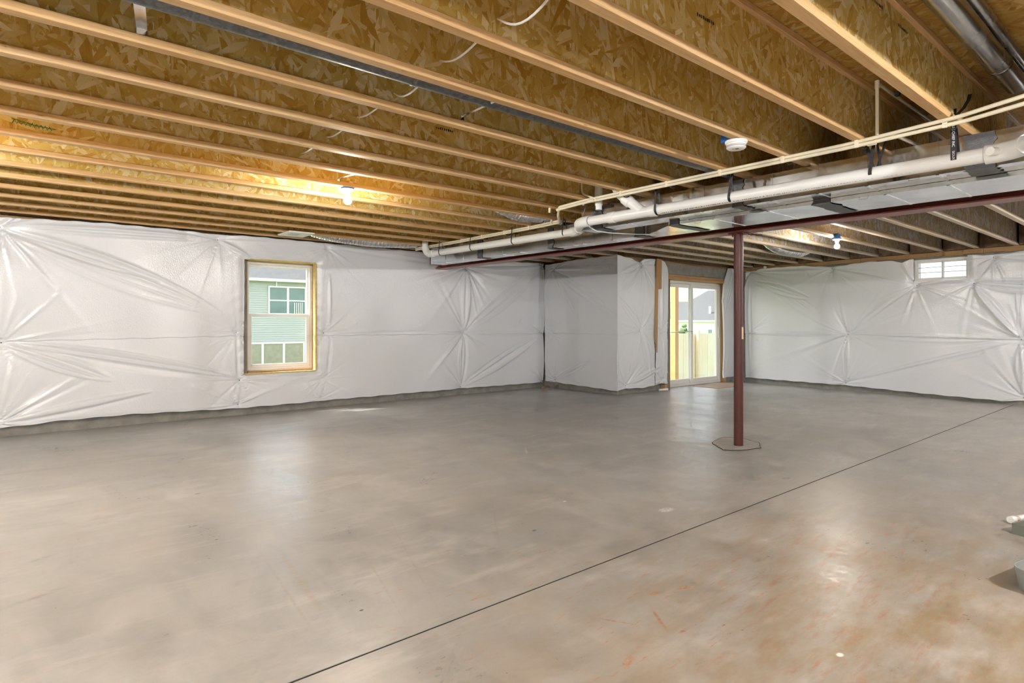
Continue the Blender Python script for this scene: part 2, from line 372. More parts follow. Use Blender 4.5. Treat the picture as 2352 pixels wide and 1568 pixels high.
# right wall runs very slightly skew
uR = Vector((.085, 1, 0)).normalized(); nR = Vector((-uR.y, uR.x, 0)); P0 = Vector((11.74, 1.93, 0))   # nR points into the room
MR = Matrix.Translation(P0) @ Matrix(((uR.x, -nR.x, 0, 0), (uR.y, -nR.y, 0, 0), (0, 0, 1, 0), (0, 0, 0, 1)))   # local (u, outward depth, z)
def rbox(mb, u0, u1, d0, d1, z0, z1): return mb.box(u0, u1, d0, d1, z0, z1, MR)
RU0, RU1, RZ0, RZ1 = .68, 1.48, 1.93, 2.30
m = MB(); rbox(m, -5.7, RU0, 0, .26, -.05, ZW); rbox(m, RU1, 4.95, 0, .26, -.05, ZW); rbox(m, RU0, RU1, 0, .26, -.05, RZ0); rbox(m, RU0, RU1, 0, .26, RZ1, ZW)
wr = struct(m.build('wall_right', M['concrete']), 'grey concrete wall with the small high window', 'wall')
struct(box('wall_near', M['concrete'], (-3.2, 12.2, -3.95, -3.7, -.05, 2.4)), 'concrete wall behind the viewer', 'wall')
struct(box('wall_near_left', M['concrete'], (-3.45, -3.2, -3.95, 8.86, -.05, 2.4)), 'concrete wall beyond the left picture edge', 'wall')
# sill plates on top of the walls
s1 = struct(box('trim_1', M['sillx'], (-3.2, 8.46, 8.62, 8.76, ZW, 2.404)), 'brown wooden sill plate along the window wall top', 'sill plate')
s2 = struct(box('trim_2', M['sillx'], (8.22, 12.3, 6.82, 6.96, ZW, 2.404)), 'brown wooden sill plate above the patio door lintel', 'sill plate')
m = MB()
nseg = 40
for i in range(nseg):     # waney, slightly wavy edge
    u0 = -5.5+10.42*i/nseg; u1 = -5.5+10.42*(i+1)/nseg; a = .012*math.sin(i*1.7)+.01*math.sin(i*.9)
    rbox(m, u0, u1, -.055-a, .14, 2.325+.006*math.sin(i*2.3), 2.3985)
s3 = struct(m.build('trim_3', M['sill']), 'brown wooden sill plate running along the top of the right wall', 'sill plate')
box('rim_board', M['osb'], (-3.2, 8.46, 8.78, 8.80, 2.404, 2.80), s1)
box('rim_board', M['osb'], (8.22, 12.5, 6.98, 7.0, 2.366, 2.80), s2)
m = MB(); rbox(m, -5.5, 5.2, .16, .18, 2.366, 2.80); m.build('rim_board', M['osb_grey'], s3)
box('rim_board', M['osb'], (-3.2, 12.2, -3.75, -3.72, 2.40, 2.80), None)
bpy.data.objects['rim_board.003'] if 'rim_board.003' in bpy.data.objects else None
rb = [o for o in bpy.data.objects if o.name.startswith('rim_board') and o.parent is None][0]
rb.name = 'trim_4'; struct(rb, 'unseen rim board behind the viewer', 'rim board')
rb2 = box('trim_5', M['osb'], (-3.3, -3.25, -3.75, 8.8, 2.40, 2.80)); struct(rb2, 'unseen rim board beyond the left picture edge', 'rim board')

m = MB(); m.box(8.22, 8.26, 6.98, 8.76, 2.37, 2.80); m.box(8.22, 8.44, 6.96, 8.62, 2.366, 2.404)
struct(m.build('trim_6', M['sill']), 'brown rim board and plate above the return wall', 'rim board')
# ------------------------------------------------------------------ subfloor (ceiling): OSB sheets
ce = struct(box('ceiling', M['osb_floor'], (-3.3, 12.5, -3.75, 8.9, 2.822, 2.84)), 'underside of the wooden subfloor above the joists', 'ceiling')
yy = -3.75; row = 0
while yy < 8.8:
    xx = -3.3 - (1.22 if row % 2 else 0)
    while xx < 12.4:
        a, b = max(xx, -3.3), min(xx+2.436, 12.5)
        if b-a > .05: box('panel', M['osb_floor'], (a, b, yy, min(yy+1.216, 8.9), 2.800, 2.821), ce)
        xx += 2.44
    yy += 1.22; row += 1

# ------------------------------------------------------------------ I-joists
ZJ = 2.405; YJ0 = 2.97; SP = .4877
def joist(y0, x0, x1, mw, mf, label, cat='joist', grp=None):
    t = thing('floor_joist', ((x0+x1)/2, y0+.029, ZJ), label, cat, grp)
    def flange(z0, z1, nm):
        m = MB(); n = 24; prev = None
        # slightly bowed lumber with eased edges
        b = .003; prof = [(0+b, z0), (.058-b, z0), (.058, z0+b), (.058, z1-b), (.058-b, z1), (b, z1), (0, z1-b), (0, z0+b)]
        vs = [(x, y0+p[0], p[1]) for x in (x0, x1) for p in prof]
        fs = [(i, (i+1) % 8, 8+(i+1) % 8, 8+i) for i in range(8)] + [tuple(range(8))[::-1], tuple(range(8, 16))]
        m.add(vs, fs); return m.build(nm, mf, t)
    flange(ZJ, ZJ+.038, 'bottom_flange'); flange(2.762, 2.7995, 'top_flange')
    box('web', mw, (x0, x1, y0+.0245, y0+.0335, ZJ+.034, 2.766), t)
    return t
joists = {}
LN = {11: 'closest to the window wall'}
for k in range(-7, 12):
    if k == -5: continue      # double bay carrying the round ducts
    n = 11-k; y = YJ0+SP*k
    extra = {4: ', holding the bulb', -2: ', holding smoke detector', 5: ', lit by the bulb'}.get(k, '')
    joists[('L', k)] = joist(y, -3.2, XC-.002, M['osb'], M['flange'], 'yellow I-joist left of the red beam, %s from the window wall%s' % (ORD[n], extra))
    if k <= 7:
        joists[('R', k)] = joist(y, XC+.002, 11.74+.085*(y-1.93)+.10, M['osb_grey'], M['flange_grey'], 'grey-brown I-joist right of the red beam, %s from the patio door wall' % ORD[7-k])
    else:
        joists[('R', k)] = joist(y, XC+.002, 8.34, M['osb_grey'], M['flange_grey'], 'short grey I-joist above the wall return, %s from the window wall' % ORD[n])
# green lumber-crayon squiggle on the fifth web
pts = [Vector((.10+.011*i, 0, .012*(1 if i % 2 else -1) - .0008*i)) for i in range(19)]
m = MB(); m.tube([p+Vector((0, YJ0+SP*4+.0235, 2.497)) for p in pts], .0028, 6); m.tube([(.10, YJ0+SP*4+.0235, 2.512), (.20, YJ0+SP*4+.0235, 2.492), (.32, YJ0+SP*4+.0235, 2.484)], .0022, 6)
tag(m.build('paint_mark', M['green'], joists[('L', 4)]), 'green zigzag marking')
# stamped ink dashes on webs near the right
for (k, x0, z0) in ((-4, 3.05, 2.70), (-4, 3.4, 2.69), (-3, 2.4, 2.6), (1, 2.3, 2.55)):
    m = MB(); y = YJ0+SP*k+.0242
    for i in range(9):
        h = random.uniform(.010, .018); m.box(x0+i*.016, x0+i*.016+random.uniform(.005, .012), y-.0006, y, z0, z0+h)
    m.build('ink_stamp', M['ink'], joists[('L', k)])

# insulation batts closing the joist bays over the right wall
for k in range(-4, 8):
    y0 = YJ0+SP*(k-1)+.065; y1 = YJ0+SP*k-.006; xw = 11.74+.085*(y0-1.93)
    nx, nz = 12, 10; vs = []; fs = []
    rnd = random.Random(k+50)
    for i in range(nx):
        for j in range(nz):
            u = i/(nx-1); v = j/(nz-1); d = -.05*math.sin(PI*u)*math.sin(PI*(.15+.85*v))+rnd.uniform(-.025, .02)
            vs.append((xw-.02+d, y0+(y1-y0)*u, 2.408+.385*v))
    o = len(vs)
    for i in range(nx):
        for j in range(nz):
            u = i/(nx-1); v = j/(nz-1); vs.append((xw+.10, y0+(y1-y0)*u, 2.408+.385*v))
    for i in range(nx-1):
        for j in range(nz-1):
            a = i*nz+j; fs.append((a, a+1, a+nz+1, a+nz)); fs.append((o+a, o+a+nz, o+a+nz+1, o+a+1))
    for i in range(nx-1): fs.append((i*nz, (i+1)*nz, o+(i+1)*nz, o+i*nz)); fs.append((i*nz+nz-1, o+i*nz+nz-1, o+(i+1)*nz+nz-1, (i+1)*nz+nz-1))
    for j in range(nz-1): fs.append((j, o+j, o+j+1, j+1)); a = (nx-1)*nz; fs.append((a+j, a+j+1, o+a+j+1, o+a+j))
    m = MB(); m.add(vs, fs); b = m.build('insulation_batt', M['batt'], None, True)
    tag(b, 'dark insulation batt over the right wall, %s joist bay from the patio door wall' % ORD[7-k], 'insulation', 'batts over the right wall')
m = MB(); rn = random.Random(3)
def lumpy(m, x0, x1, y, z0, z1, n=60):
    vs = []; fs = []; nz = 6
    for i in range(n+1):
        for j in range(nz): vs.append((x0+(x1-x0)*i/n, y+rn.uniform(-.02, .02), z0+(z1-z0)*j/(nz-1)))
    for i in range(n):
        for j in range(nz-1): a = i*nz+j; fs.append((a, a+1, a+nz+1, a+nz))
    m.add(vs, fs)
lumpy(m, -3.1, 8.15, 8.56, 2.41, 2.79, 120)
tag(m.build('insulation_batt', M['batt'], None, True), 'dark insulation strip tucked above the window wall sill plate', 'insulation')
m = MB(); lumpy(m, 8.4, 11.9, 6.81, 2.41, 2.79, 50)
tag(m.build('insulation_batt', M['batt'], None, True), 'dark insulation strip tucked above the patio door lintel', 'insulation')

# ------------------------------------------------------------------ plastic-faced insulation blankets (pleated sheets pinned to the wall)
def fnoise(U, V, seed, sc_=1.0):
    r = np.random.RandomState(seed); h = np.zeros_like(U)
    for i in range(9):
        fu, fv, p = r.uniform(.5, 3.2)*sc_, r.uniform(.6, 3.5)*sc_, r.uniform(0, 6.28)
        h += np.sin(U*fu*2+V*fv*1.3*(1 if i % 2 else -1)+p)/(1+.5*(fu+fv))
    return h
def relief(U, V, pins, folds, seed):
    r = np.random.RandomState(seed); H = .010*fnoise(U, V, seed)
    for pin in pins:
        pu, pv = pin[0], pin[1]; A = pin[2] if len(pin) > 2 else 1.0
        du, dv = U-pu, V-pv; R = np.sqrt(du*du+dv*dv)+1e-6; T = np.arctan2(dv, du)
        H -= .050*A*np.exp(-(R/.16))+.02*A*np.exp(-(R/.035)**2)
        for j in range(24):
            th = r.uniform(-PI, PI); wd = r.uniform(.035, .10); L = r.uniform(.10, .42)*(.55+.45*A); a = r.uniform(.008, .024)*A*r.choice([1, 1, -1])
            d = (T-th+PI) % (2*PI)-PI; th2 = wd/(1+R*.8)
            H += a*np.exp(-(d/th2)**2)*np.exp(-R/L)*np.clip(R/.05, 0, 1)
    for (u0, v0, u1, v1, n, spread, amp) in folds:
        L = math.hypot(u1-u0, v1-v0); eu, ev = (u1-u0)/L, (v1-v0)/L
        t = ((U-u0)*eu+(V-v0)*ev)/L; s_ = -(U-u0)*ev+(V-v0)*eu
        win = np.where((t > 0) & (t < 1), np.sin(PI*np.clip(t, 0, 1))**.6, 0)
        for i in range(n):
            o = spread*((i+.5)/n-.5)*2+r.uniform(-.01, .01); wd = r.uniform(.010, .020)*(1+L*.20); a = amp*1.35*r.uniform(.5, 1.1)*r.choice([1, 1, -1])
            bow = np.sin(PI*np.clip(t, 0, 1))**.8
            H += a*win*np.exp(-((s_-o*bow)/wd)**2)
    return H
def axis_lines(a, b, step, extra):
    n = max(2, int(round((b-a)/step))); L = [a+(b-a)*i/n for i in range(n+1)]
    for e in extra:
        if a < e < b: i = min(range(len(L)), key=lambda q: abs(L[q]-e)); L[i] = e
    return np.array(sorted(set(L)))
def sheet(name, parent, org, uv, nv, u0, u1, topf, botf, pins, folds, seed, hole=None, step=.016, off=.0, vstep=None, side0=True, side1=True, hmax=.05, label=None):
    us = axis_lines(u0, u1, step, hole[:2] if hole else [])
    nvv = int(2.36/(vstep or step)); 
    T = np.interp(us, [p[0] for p in topf], [p[1] for p in topf]); B = np.interp(us, [p[0] for p in botf], [p[1] for p in botf])
    r = np.random.RandomState(seed+9)
    T = T+.004*np.sin(us*21+seed); B = B+.004*np.sin(us*17+seed)
    W = np.linspace(0, 1, nvv+1); Vg = B[:, None]+(T-B)[:, None]*W[None, :]; Ug = np.repeat(us[:, None], len(W), 1)
    if hole:   # pull grid rows exactly onto the opening's head and sill
        for hz in hole[2:]:
            if not (B.min()+.02 < hz < T.max()-.02): continue
            idx = np.argmin(np.abs(Vg[len(us)//2]-hz)); 
            for i in range(len(us)):
                if hole[0]-.05 <= us[i] <= hole[1]+.05:
                    j = np.argmin(np.abs(Vg[i]-hz)); Vg[i, j] = hz
    Hh = np.clip(relief(Ug, Vg, pins, folds, seed), -.055, hmax)
    Hh = Hh+off
    if hole:
        dU = np.maximum(np.maximum(hole[0]-Ug, Ug-hole[1]), 0); dV = np.maximum(np.maximum(hole[2]-Vg, Vg-hole[3]), 0)
        D = np.sqrt(dU**2+dV**2); Hh = Hh-.03*np.exp(-(D/.05)**2)+.004*np.exp(-D/.12)*np.sin(Vg*37+3*np.sin(Ug*9))
    org, uv, nv = np.array(org, float), np.array(uv, float), np.array(nv, float)
    P = org+Ug[..., None]*uv+np.array([0, 0, 1.])*Vg[..., None]+Hh[..., None]*nv
    nu, nw = Ug.shape; idx = np.arange(nu*nw).reshape(nu, nw)
    F = np.stack([idx[:-1, :-1], idx[1:, :-1], idx[1:, 1:], idx[:-1, 1:]], -1).reshape(-1, 4)
    if hole:
        cu = .25*(Ug[:-1, :-1]+Ug[1:, :-1]+Ug[1:, 1:]+Ug[:-1, 1:]).reshape(-1); cv = .25*(Vg[:-1, :-1]+Vg[1:, :-1]+Vg[1:, 1:]+Vg[:-1, 1:]).reshape(-1)
        keep = ~((cu > hole[0]) & (cu < hole[1]) & (cv > hole[2]) & (cv < hole[3])); F = F[keep]
    Vs = [P.reshape(-1, 3)]; o = nu*nw; Fs = [F]
    def skirt(line, back):     # turns the edge back towards the wall so the sheet has depth
        nonlocal o
        Q = P.reshape(-1, 3)[line]-nv*back; Vs.append(Q); k = np.arange(len(line)); 
        Fs.append(np.stack([line[:-1], line[1:], o+k[1:], o+k[:-1]], -1)); o += len(line)
    skirt(idx[:, 0], .03); skirt(idx[:, -1], .03)
    if side0: skirt(idx[0, :], .03)
    if side1: skirt(idx[-1, :], .03)
    if hole:
        pass
    V = np.concatenate(Vs); Fa = np.concatenate(Fs)
    me = bpy.data.meshes.new(name); ob = bpy.data.objects.new(name, me)
    c = Vector(((V[:, 0].min()+V[:, 0].max())/2, (V[:, 1].min()+V[:, 1].max())/2, V[:, 2].min()))
    V = V-np.array(c)
    me.vertices.add(len(V)); me.vertices.foreach_set('co', V.reshape(-1)); me.loops.add(len(Fa)*4); me.loops.foreach_set('vertex_index', Fa.reshape(-1).astype(np.int32))
    me.polygons.add(len(Fa)); me.polygons.foreach_set('loop_start', np.arange(0, len(Fa)*4, 4, dtype=np.int32)); me.polygons.foreach_set('loop_total', np.full(len(Fa), 4, np.int32))
    me.polygons.foreach_set('use_smooth', np.ones(len(Fa), bool)); me.update(calc_edges=True); me.validate(); me.materials.append(M['film'])
    C.objects.link(ob); ob.parent = parent; ob.location = WM(parent).inverted() @ c
    if label: ob['label'] = label
    return ob
def pinheads(parent, org, uv, nv, pins, depth):
    for pin in pins:
        p = Vector(org)+Vector(uv)*pin[0]+Vector((0, 0, pin[1]))+Vector(nv)*depth
        m = MB(); m.lathe([(0, .004), (.006, .003), (.008, 0), (.003, -.001), (.0025, -.05)], p, 10, tuple(nv)); m.build('fastener_pin', M['greyp'], parent)
SEAM = 1.045
Lp = [(-1.9, 2.24), (-1.9, 1.05), (-1.9, .16), (.07, 2.26, 1.5), (2.25, 2.32), (3.73, 2.33, .6), (2.48, 1.11, .7), (3.69, 1.09, .8), (2.52, .47, .7), (3.66, .42, .4), (2.5, .15, .8), (3.64, .13, .5),
      (6.2, 1.08, 1.3), (6.15, .14), (6.25, 2.20, 1.2), (8.08, 2.33, .8), (8.08, .12, .9), (8.08, 1.04, .5), (.08, 1.02, 1.2), (.05, .15, 1.3)]
Lf = [(.07, 2.28, 2.25, 2.32, 4, .05, .012), (.07, 2.24, 1.6, 1.75, 5, .10, .014), (0.1, 2.2, 2.3, 1.35, 4, .2, .008), (.1, 1.02, 2.5, .50, 7, .10, .010), (.08, 1.0, 1.1, .55, 4, .12, .012), (.05, .15, 1.5, .40, 4, .06, .012), (.05, .13, 2.5, .12, 3, .025, .008),
      (2.25, 2.32, 2.65, 2.1, 4, .03, .012), (3.8, 1.07, 6.15, 1.10, 3, .025, .008), (6.2, 1.08, 6.25, 2.2, 6, .09, .016), (6.15, .14, 6.2, 1.08, 6, .10, .016), (6.2, 1.1, 8.0, 2.28, 5, .16, .010), (6.15, .16, 8.05, 1.02, 6, .10, .015),
      (6.25, 2.2, 8.05, 2.33, 4, .06, .012), (6.2, 1.08, 8.05, 1.04, 4, .08, .007), (3.75, 1.95, 3.76, 1.15, 4, .03, .012), (3.73, .45, 3.78, 1.05, 4, .03, .011), (2.5, .5, 2.48, 1.1, 3, .02, .010), (3.8, 2.35, 6.2, 2.22, 3, .04, .007), (-1.9, 2.24, 0, 2.2, 4, .1, .01), (-1.9, .2, 0, 1.0, 4, .12, .01)]
tl = thing('insulation_blanket', (3, 8.5, .10), 'long white plastic-faced insulation blanket pinned around the tall left window', 'insulation blanket')
TOPL = [(-3.2, 2.39), (.07, 2.365), (1.01, 2.40), (1.73, 2.40), (2.25, 2.385), (2.67, 2.40), (5.4, 2.40), (6.0, 2.33), (6.25, 2.24), (6.6, 2.31), (7.31, 2.36), (8.12, 2.39)]
BOTL = [(-3.2, .11), (.07, .10), (.6, .13), (1.27, .14), (2.5, .10), (3.65, .105), (6.15, .115), (8.12, .10)]
HL = (2.575, 3.565, .552, 2.092)
sheet('upper_sheet', tl, (0, 8.50, 0), (1, 0, 0), (0, -1, 0), -3.15, 8.10, TOPL, [(-3.2, SEAM), (.3, 1.035), (2.4, 1.06), (3.7, 1.05), (8.12, SEAM)], Lp, Lf, 11, (HL[0], HL[1], -1, HL[3]), off=.004, side0=False, step=.017)
sheet('lower_sheet', tl, (0, 8.508, 0), (1, 0, 0), (0, -1, 0), -3.15, 8.10, [(-3.2, SEAM+.03), (.3, 1.06), (2.4, 1.085), (3.7, 1.08), (8.12, SEAM+.03)], BOTL, Lp, Lf, 11, (HL[0], HL[1], HL[2], 9), off=-.002, side0=False, step=.017)
pinheads(tl, (0, 8.5, 0), (1, 0, 0), (0, -1, 0), Lp[3:], -.052)
# yellow fibreglass edge showing around the window cut-out
m = MB(); g = .035
for (a, b, c, d) in ((HL[1]-.012, HL[1]+.012, HL[2], HL[3]), (HL[0], HL[1], HL[3]-.004, HL[3]+.012), (HL[0], HL[1], HL[2]-.012, HL[2]+.004)):
    m.box(a, b, 8.515, 8.599, c, d)
tag(m.build('fibreglass_edge', M['fiber'], tl), 'yellow fibreglass edge around the window')

# return wall: u runs from y=8.55 (far) towards the viewer
BP = [(.20, 2.26, .9), (.20, 1.04, .5), (.22, .16, 1.0), (.95, .10, .3)]
BF = [(.2, 2.24, 1.8, 1.35, 3, .14, .010), (.2, 2.26, 1.1, 2.2, 3, .05, .010), (.22, .16, 1.2, .6, 3, .08, .008), (.2, 2.2, .9, 1.2, 3, .12, .008)]
tb = thing('insulation_blanket', (8.12, 7.6, .10), 'short white insulation blanket on the return wall beside the dark corner', 'insulation blanket')
sheet('upper_sheet', tb, (8.105, 8.5, 0), (0, -1, 0), (-1, 0, 0), .0, 1.79, [(0, 2.36), (.9, 2.395), (1.8, 2.40)], [(0, SEAM), (1.8, 1.04)], BP, BF, 21, side0=False, side1=False, off=.003, hmax=.03)
sheet('lower_sheet', tb, (8.112, 8.5, 0), (0, -1, 0), (-1, 0, 0), .0, 1.79, [(0, SEAM+.03), (1.8, 1.07)], [(0, .125), (.9, .10), (1.8, .075)], BP, BF, 21, side0=False, side1=False, off=-.002, hmax=.03)
pinheads(tb, (8.105, 8.5, 0), (0, -1, 0), (-1, 0, 0), BP[:3], -.05)
# door wall, left of the door
DP = [(8.83, 2.30, 1.2), (8.77, 1.12, 1.0), (8.38, .15, 1.1), (9.36, 1.08, .8), (9.42, .2, .8), (8.2, .6, .3)]
DF = [(8.83, 2.3, 8.15, 1.75, 4, .12, .015), (8.83, 2.3, 8.2, 2.1, 4, .05, .013), (8.77, 1.12, 8.1, 1.7, 3, .1, .010), (8.77, 1.12, 9.0, .3, 4, .1, .010), (8.38, .15, 9.4, .45, 4, .08, .012), (9.32, 2.2, 9.36, 1.1, 4, .05, .016), (9.36, 1.08, 9.40, .2, 4, .05, .016), (8.2, 1.04, 8.75, 1.10, 2, .02, .007)]
td = thing('insulation_blanket', (8.8, 6.7, .10), 'torn white insulation blanket with a wood strip showing, left of the patio door', 'insulation blanket')
sheet('torn_sheet', td, (0, 6.71, 0), (1, 0, 0), (0, -1, 0), 8.105, 9.16, [(8.1, 2.40), (8.5, 2.365), (8.78, 2.31), (8.9, 2.39), (9.16, 2.40)], [(8.1, .08), (8.4, .10), (8.8, .085), (9.16, .11)], DP, DF, 31, off=.003, side0=False, step=.013)
sheet('torn_flap', td, (0, 6.70, 0), (1, 0, 0), (0, -1, 0), 9.155, 9.53, [(9.15, .8), (9.159, 1.85), (9.30, 1.88), (9.305, 2.385), (9.42, 2.36), (9.5, 2.27), (9.53, 2.15)], [(9.15, .11), (9.35, .13), (9.53, .12)], DP, DF, 32, off=.012, side0=False, step=.010, hmax=.06)
pinheads(td, (0, 6.71, 0), (1, 0, 0), (0, -1, 0), DP[:4], -.05)
vs = [(9.165, 2.404), (9.315, 2.404), (9.30, 1.86), (9.205, 1.85), (9.175, .70), (9.13, .98), (9.14, 1.7)]
n7 = len(vs); m = MB(); m.add([(a, 6.670, b) for a, b in vs]+[(a, 6.70, b) for a, b in vs], [tuple(range(n7)), tuple(range(n7, 2*n7))[::-1]]+[(i, n7+i, n7+(i+1) % n7, (i+1) % n7) for i in range(n7)])
tag(m.build('furring_strip', M['stud']), 'brown wood strip showing through the torn sheet left of the patio door', 'wood strip')
# door wall, right of the door
tr_ = thing('insulation_blanket', (11.8, 6.72, .10), 'narrow white insulation blanket between the patio door and the room corner', 'insulation blanket')
sheet('narrow_sheet', tr_, (0, 6.745, 0), (1, 0, 0), (0, -1, 0), 11.585, 12.06, [(11.58, 2.03), (11.62, 2.12), (11.76, 2.39), (12.1, 2.40)], [(11.58, .10), (12.1, .12)], [(11.98, 2.3, .8), (11.62, 1.7, .5), (11.66, .2, .4)], [(11.98, 2.3, 11.65, 1.5, 4, .08, .010), (11.98, 2.3, 11.98, .3, 2, .03, .010)], 41, off=.0, step=.012)
# right wall
RP = [(-2.9, 2.2), (-2.9, 1.0), (-2.9, .15), (4.52, 2.31, 1.2), (2.83, 2.26, 1.0), (1.42, 1.87, 1.0), (.62, 1.86, 1.1), (.37, 2.25, 1.0), (2.54, 1.03, 1.5), (.03, .99, 1.8), (2.58, .14, 1.0), (0, .12, 1.4), (4.55, .13, .5), (4.55, 1.03, .4)]
RF = [(4.5, 2.29, 2.6, 1.06, 6, .14, .012), (4.4, 2.1, 3.2, 1.7, 4, .12, .012), (2.83, 2.25, 1.45, 1.88, 4, .05, .010), (1.42, 1.87, 2.54, 1.05, 4, .035, .012), (.62, 1.86, .03, 1.0, 6, .08, .018), (.62, 1.86, -.6, 1.7, 5, .12, .015),
      (.37, 2.25, .62, 1.88, 4, .03, .012), (.37, 2.25, -.8, 2.15, 5, .08, .014), (2.54, 1.0, .05, .99, 4, .06, .006), (2.54, 1.03, 4.5, 1.03, 3, .04, .009), (2.58, .16, 2.54, 1.03, 6, .07, .014), (2.58, .16, .05, .97, 5, .08, .010),
      (.03, .99, 0, .12, 6, .09, .018), (.05, .97, -1.0, .6, 4, .1, .012), (4.52, 2.28, 4.5, .2, 3, .03, .012), (2.83, 2.26, 4.5, 2.31, 3, .04, .009)]
tR = thing('insulation_blanket', tuple(P0+nR*.09+uR*2), 'long white insulation blanket under the small high window of the right wall', 'insulation blanket')
HR = (.70, 1.46, 1.945, 9)
PR_ = P0+nR*.09
TR_ = [(-5.4, 2.33), (-.01, 2.31), (.34, 2.285), (.42, 2.29), (.66, 2.305), (.69, 2.31), (1.47, 2.31), (1.5, 2.31), (1.62, 2.265), (1.78, 2.31), (2.2, 2.325), (2.83, 2.285), (3.4, 2.35), (4.13, 2.36), (4.7, 2.335)]
BR_ = [(-5.4, .07), (-.01, .075), (.26, .05), (1.25, .065), (2.58, .10), (4.7, .10)]
sheet('upper_sheet', tR, tuple(PR_), tuple(uR), tuple(nR), -5.4, 4.62, TR_, [(-5.4, 1.0), (0, .985), (2.5, 1.03), (4.7, 1.02)], RP, RF, 51, HR, off=.004, side0=False, side1=False, step=.018)
sheet('lower_sheet', tR, tuple(PR_-nR*.008), tuple(uR), tuple(nR), -5.4, 4.62, [(-5.4, 1.03), (0, 1.015), (2.5, 1.06), (4.7, 1.05)], BR_, RP, RF, 51, off=-.002, side0=False, side1=False, step=.018)
pinheads(tR, tuple(PR_), tuple(uR), tuple(nR), RP[3:], -.05)

# ------------------------------------------------------------------ left window (double hung)
wn = struct(thing('window_1', (3.14, 8.78, .57), 'tall white double-hung window in the left wall', 'window'), 'tall white double-hung window in the left wall', 'window')
X0, X1, Z0, Z1, YW = 2.665, 3.600, .575, 2.088, 8.78
m = MB(); f = .035
m.box(X0, X0+f, YW-.03, YW+.06, Z0, Z1); m.box(X1-f, X1, YW-.03, YW+.06, Z0, Z1); m.box(X0+f, X1-f, YW-.03, YW+.06, Z1-f, Z1); m.box(X0+f, X1-f, YW-.03, YW+.06, Z0, Z0+f)
m.build('window_frame', M['white'], wn)
def sash(nm, par, z0, z1, y, fb, ft, fs):
    m = MB(); a, b = X0+f, X1-f
    m.bev(a, a+fs, y, y+.03, z0, z1, .003); m.bev(b-fs, b, y, y+.03, z0, z1, .003); m.bev(a+fs, b-fs, y, y+.03, z0, z0+fb, .003); m.bev(a+fs, b-fs, y, y+.03, z1-ft, z1, .003)
    s_ = m.build(nm, M['white'], par); box('pane', M['glass'], (a+fs, b-fs, y+.012, y+.016, z0+fb, z1-ft), s_); return s_
sash('upper_sash', wn, 1.33, Z1-f, YW+.025, .035, .03, .025)
lo = sash('lower_sash', wn, Z0+f, 1.365, YW-.012, .05, .04, .045)
m = MB(); m.bev(3.08, 3.20, YW-.03, YW-.012, 1.345, 1.36, .003); m.build('sash_lock', M['white'], wn)
# wooden buck lining the opening
bk = thing('window_buck', (3.14, 8.7, .55), 'rough wooden buck lining the tall left window opening', 'window buck')
box('side_board', M['stud'], (WX0, X0-.002, 8.68, 8.84, WZ0, WZ1), bk); box('side_board', M['stud'], (X1+.002, WX1, 8.60, 8.84, WZ0, WZ1), bk)
box('head_board', M['stud'], (X0, X1, 8.60, 8.84, Z1+.002, WZ1), bk); box('sill_board', M['stud'], (X0, X1, 8.66, 8.84, WZ0, Z0-.002), bk)

# ------------------------------------------------------------------ patio door
dr = struct(thing('door_1', (10.7, 6.95, 0), 'white sliding glass patio door beside the red post', 'door'), 'white sliding glass patio door seen left of the red post', 'door')
Y = 6.95; A, B_, ZT = 9.74, 11.712, 2.065
m = MB(); m.bev(A, A+.05, Y-.04, Y+.07, 0, ZT, .004); m.bev(B_-.05, B_, Y-.04, Y+.07, 0, ZT, .004); m.bev(A+.05, B_-.05, Y-.04, Y+.07, ZT-.05, ZT, .004); m.bev(A+.05, B_-.05, Y-.04, Y+.07, 0, .045, .004)
m.build('door_frame', M['white'], dr)
def leaf(nm, a, b, y):
    m = MB(); s_ = .062; m.bev(a, a+s_, y, y+.035, .045, ZT-.05, .004); m.bev(b-s_, b, y, y+.035, .045, ZT-.05, .004); m.bev(a+s_, b-s_, y, y+.035, ZT-.12, ZT-.05, .004); m.bev(a+s_, b-s_, y, y+.035, .045, .13, .004)
    o = m.build(nm, M['white'], dr); box('pane', M['glass'], (a+s_, b-s_, y+.015, y+.019, .13, ZT-.12), o); return o
lf = leaf('fixed_leaf', A+.05, 10.735, Y+.03); rt = leaf('sliding_leaf', 10.665, B_-.05, Y-.015)
m = MB(); m.bev(11.625, 11.645, Y-.05, Y-.015, .92, 1.16, .004); m.build('door_handle', M['white'], rt)
m = MB(); m.tube([(9.82, Y-.015, 1.055), (10.68, Y-.015, 1.075)], .008, 8); m.lathe([(0, -.012), (.02, -.01), (.02, .012), (0, .014)], (10.69, Y-.02, 1.07), 12, (0, -1, 0)); m.box(10.68, 10.70, Y-.03, Y-.016, 1.02, 1.07)
m.build('security_bar', M['steel'], dr)
hd = thing('door_buck', (10.7, 6.85, 0), 'rough wood framing around the white patio door', 'door buck')
m = MB(); m.bev(9.60, 11.80, 6.765, 7.04, 2.068, 2.105, .003); m.build('head_board', M['header'], hd)
m = MB(); m.bev(9.62, 11.78, 6.80, 6.84, 2.108, 2.165, .003); m.build('head_board', M['header'], hd)
m = MB(); m.bev(B_+.003, DX1-.001, 6.80, 7.04, 0, 2.066, .003); m.build('jamb_board', M['stud'], hd)
m = MB(); m.bev(9.722, A-.001, 6.79, 7.04, 0, 2.066, .002); m.build('jamb_board', M['stud'], hd)
box('foot_block', M['header'], (9.44, 9.52, 6.70, 6.79, 0, .10), hd)
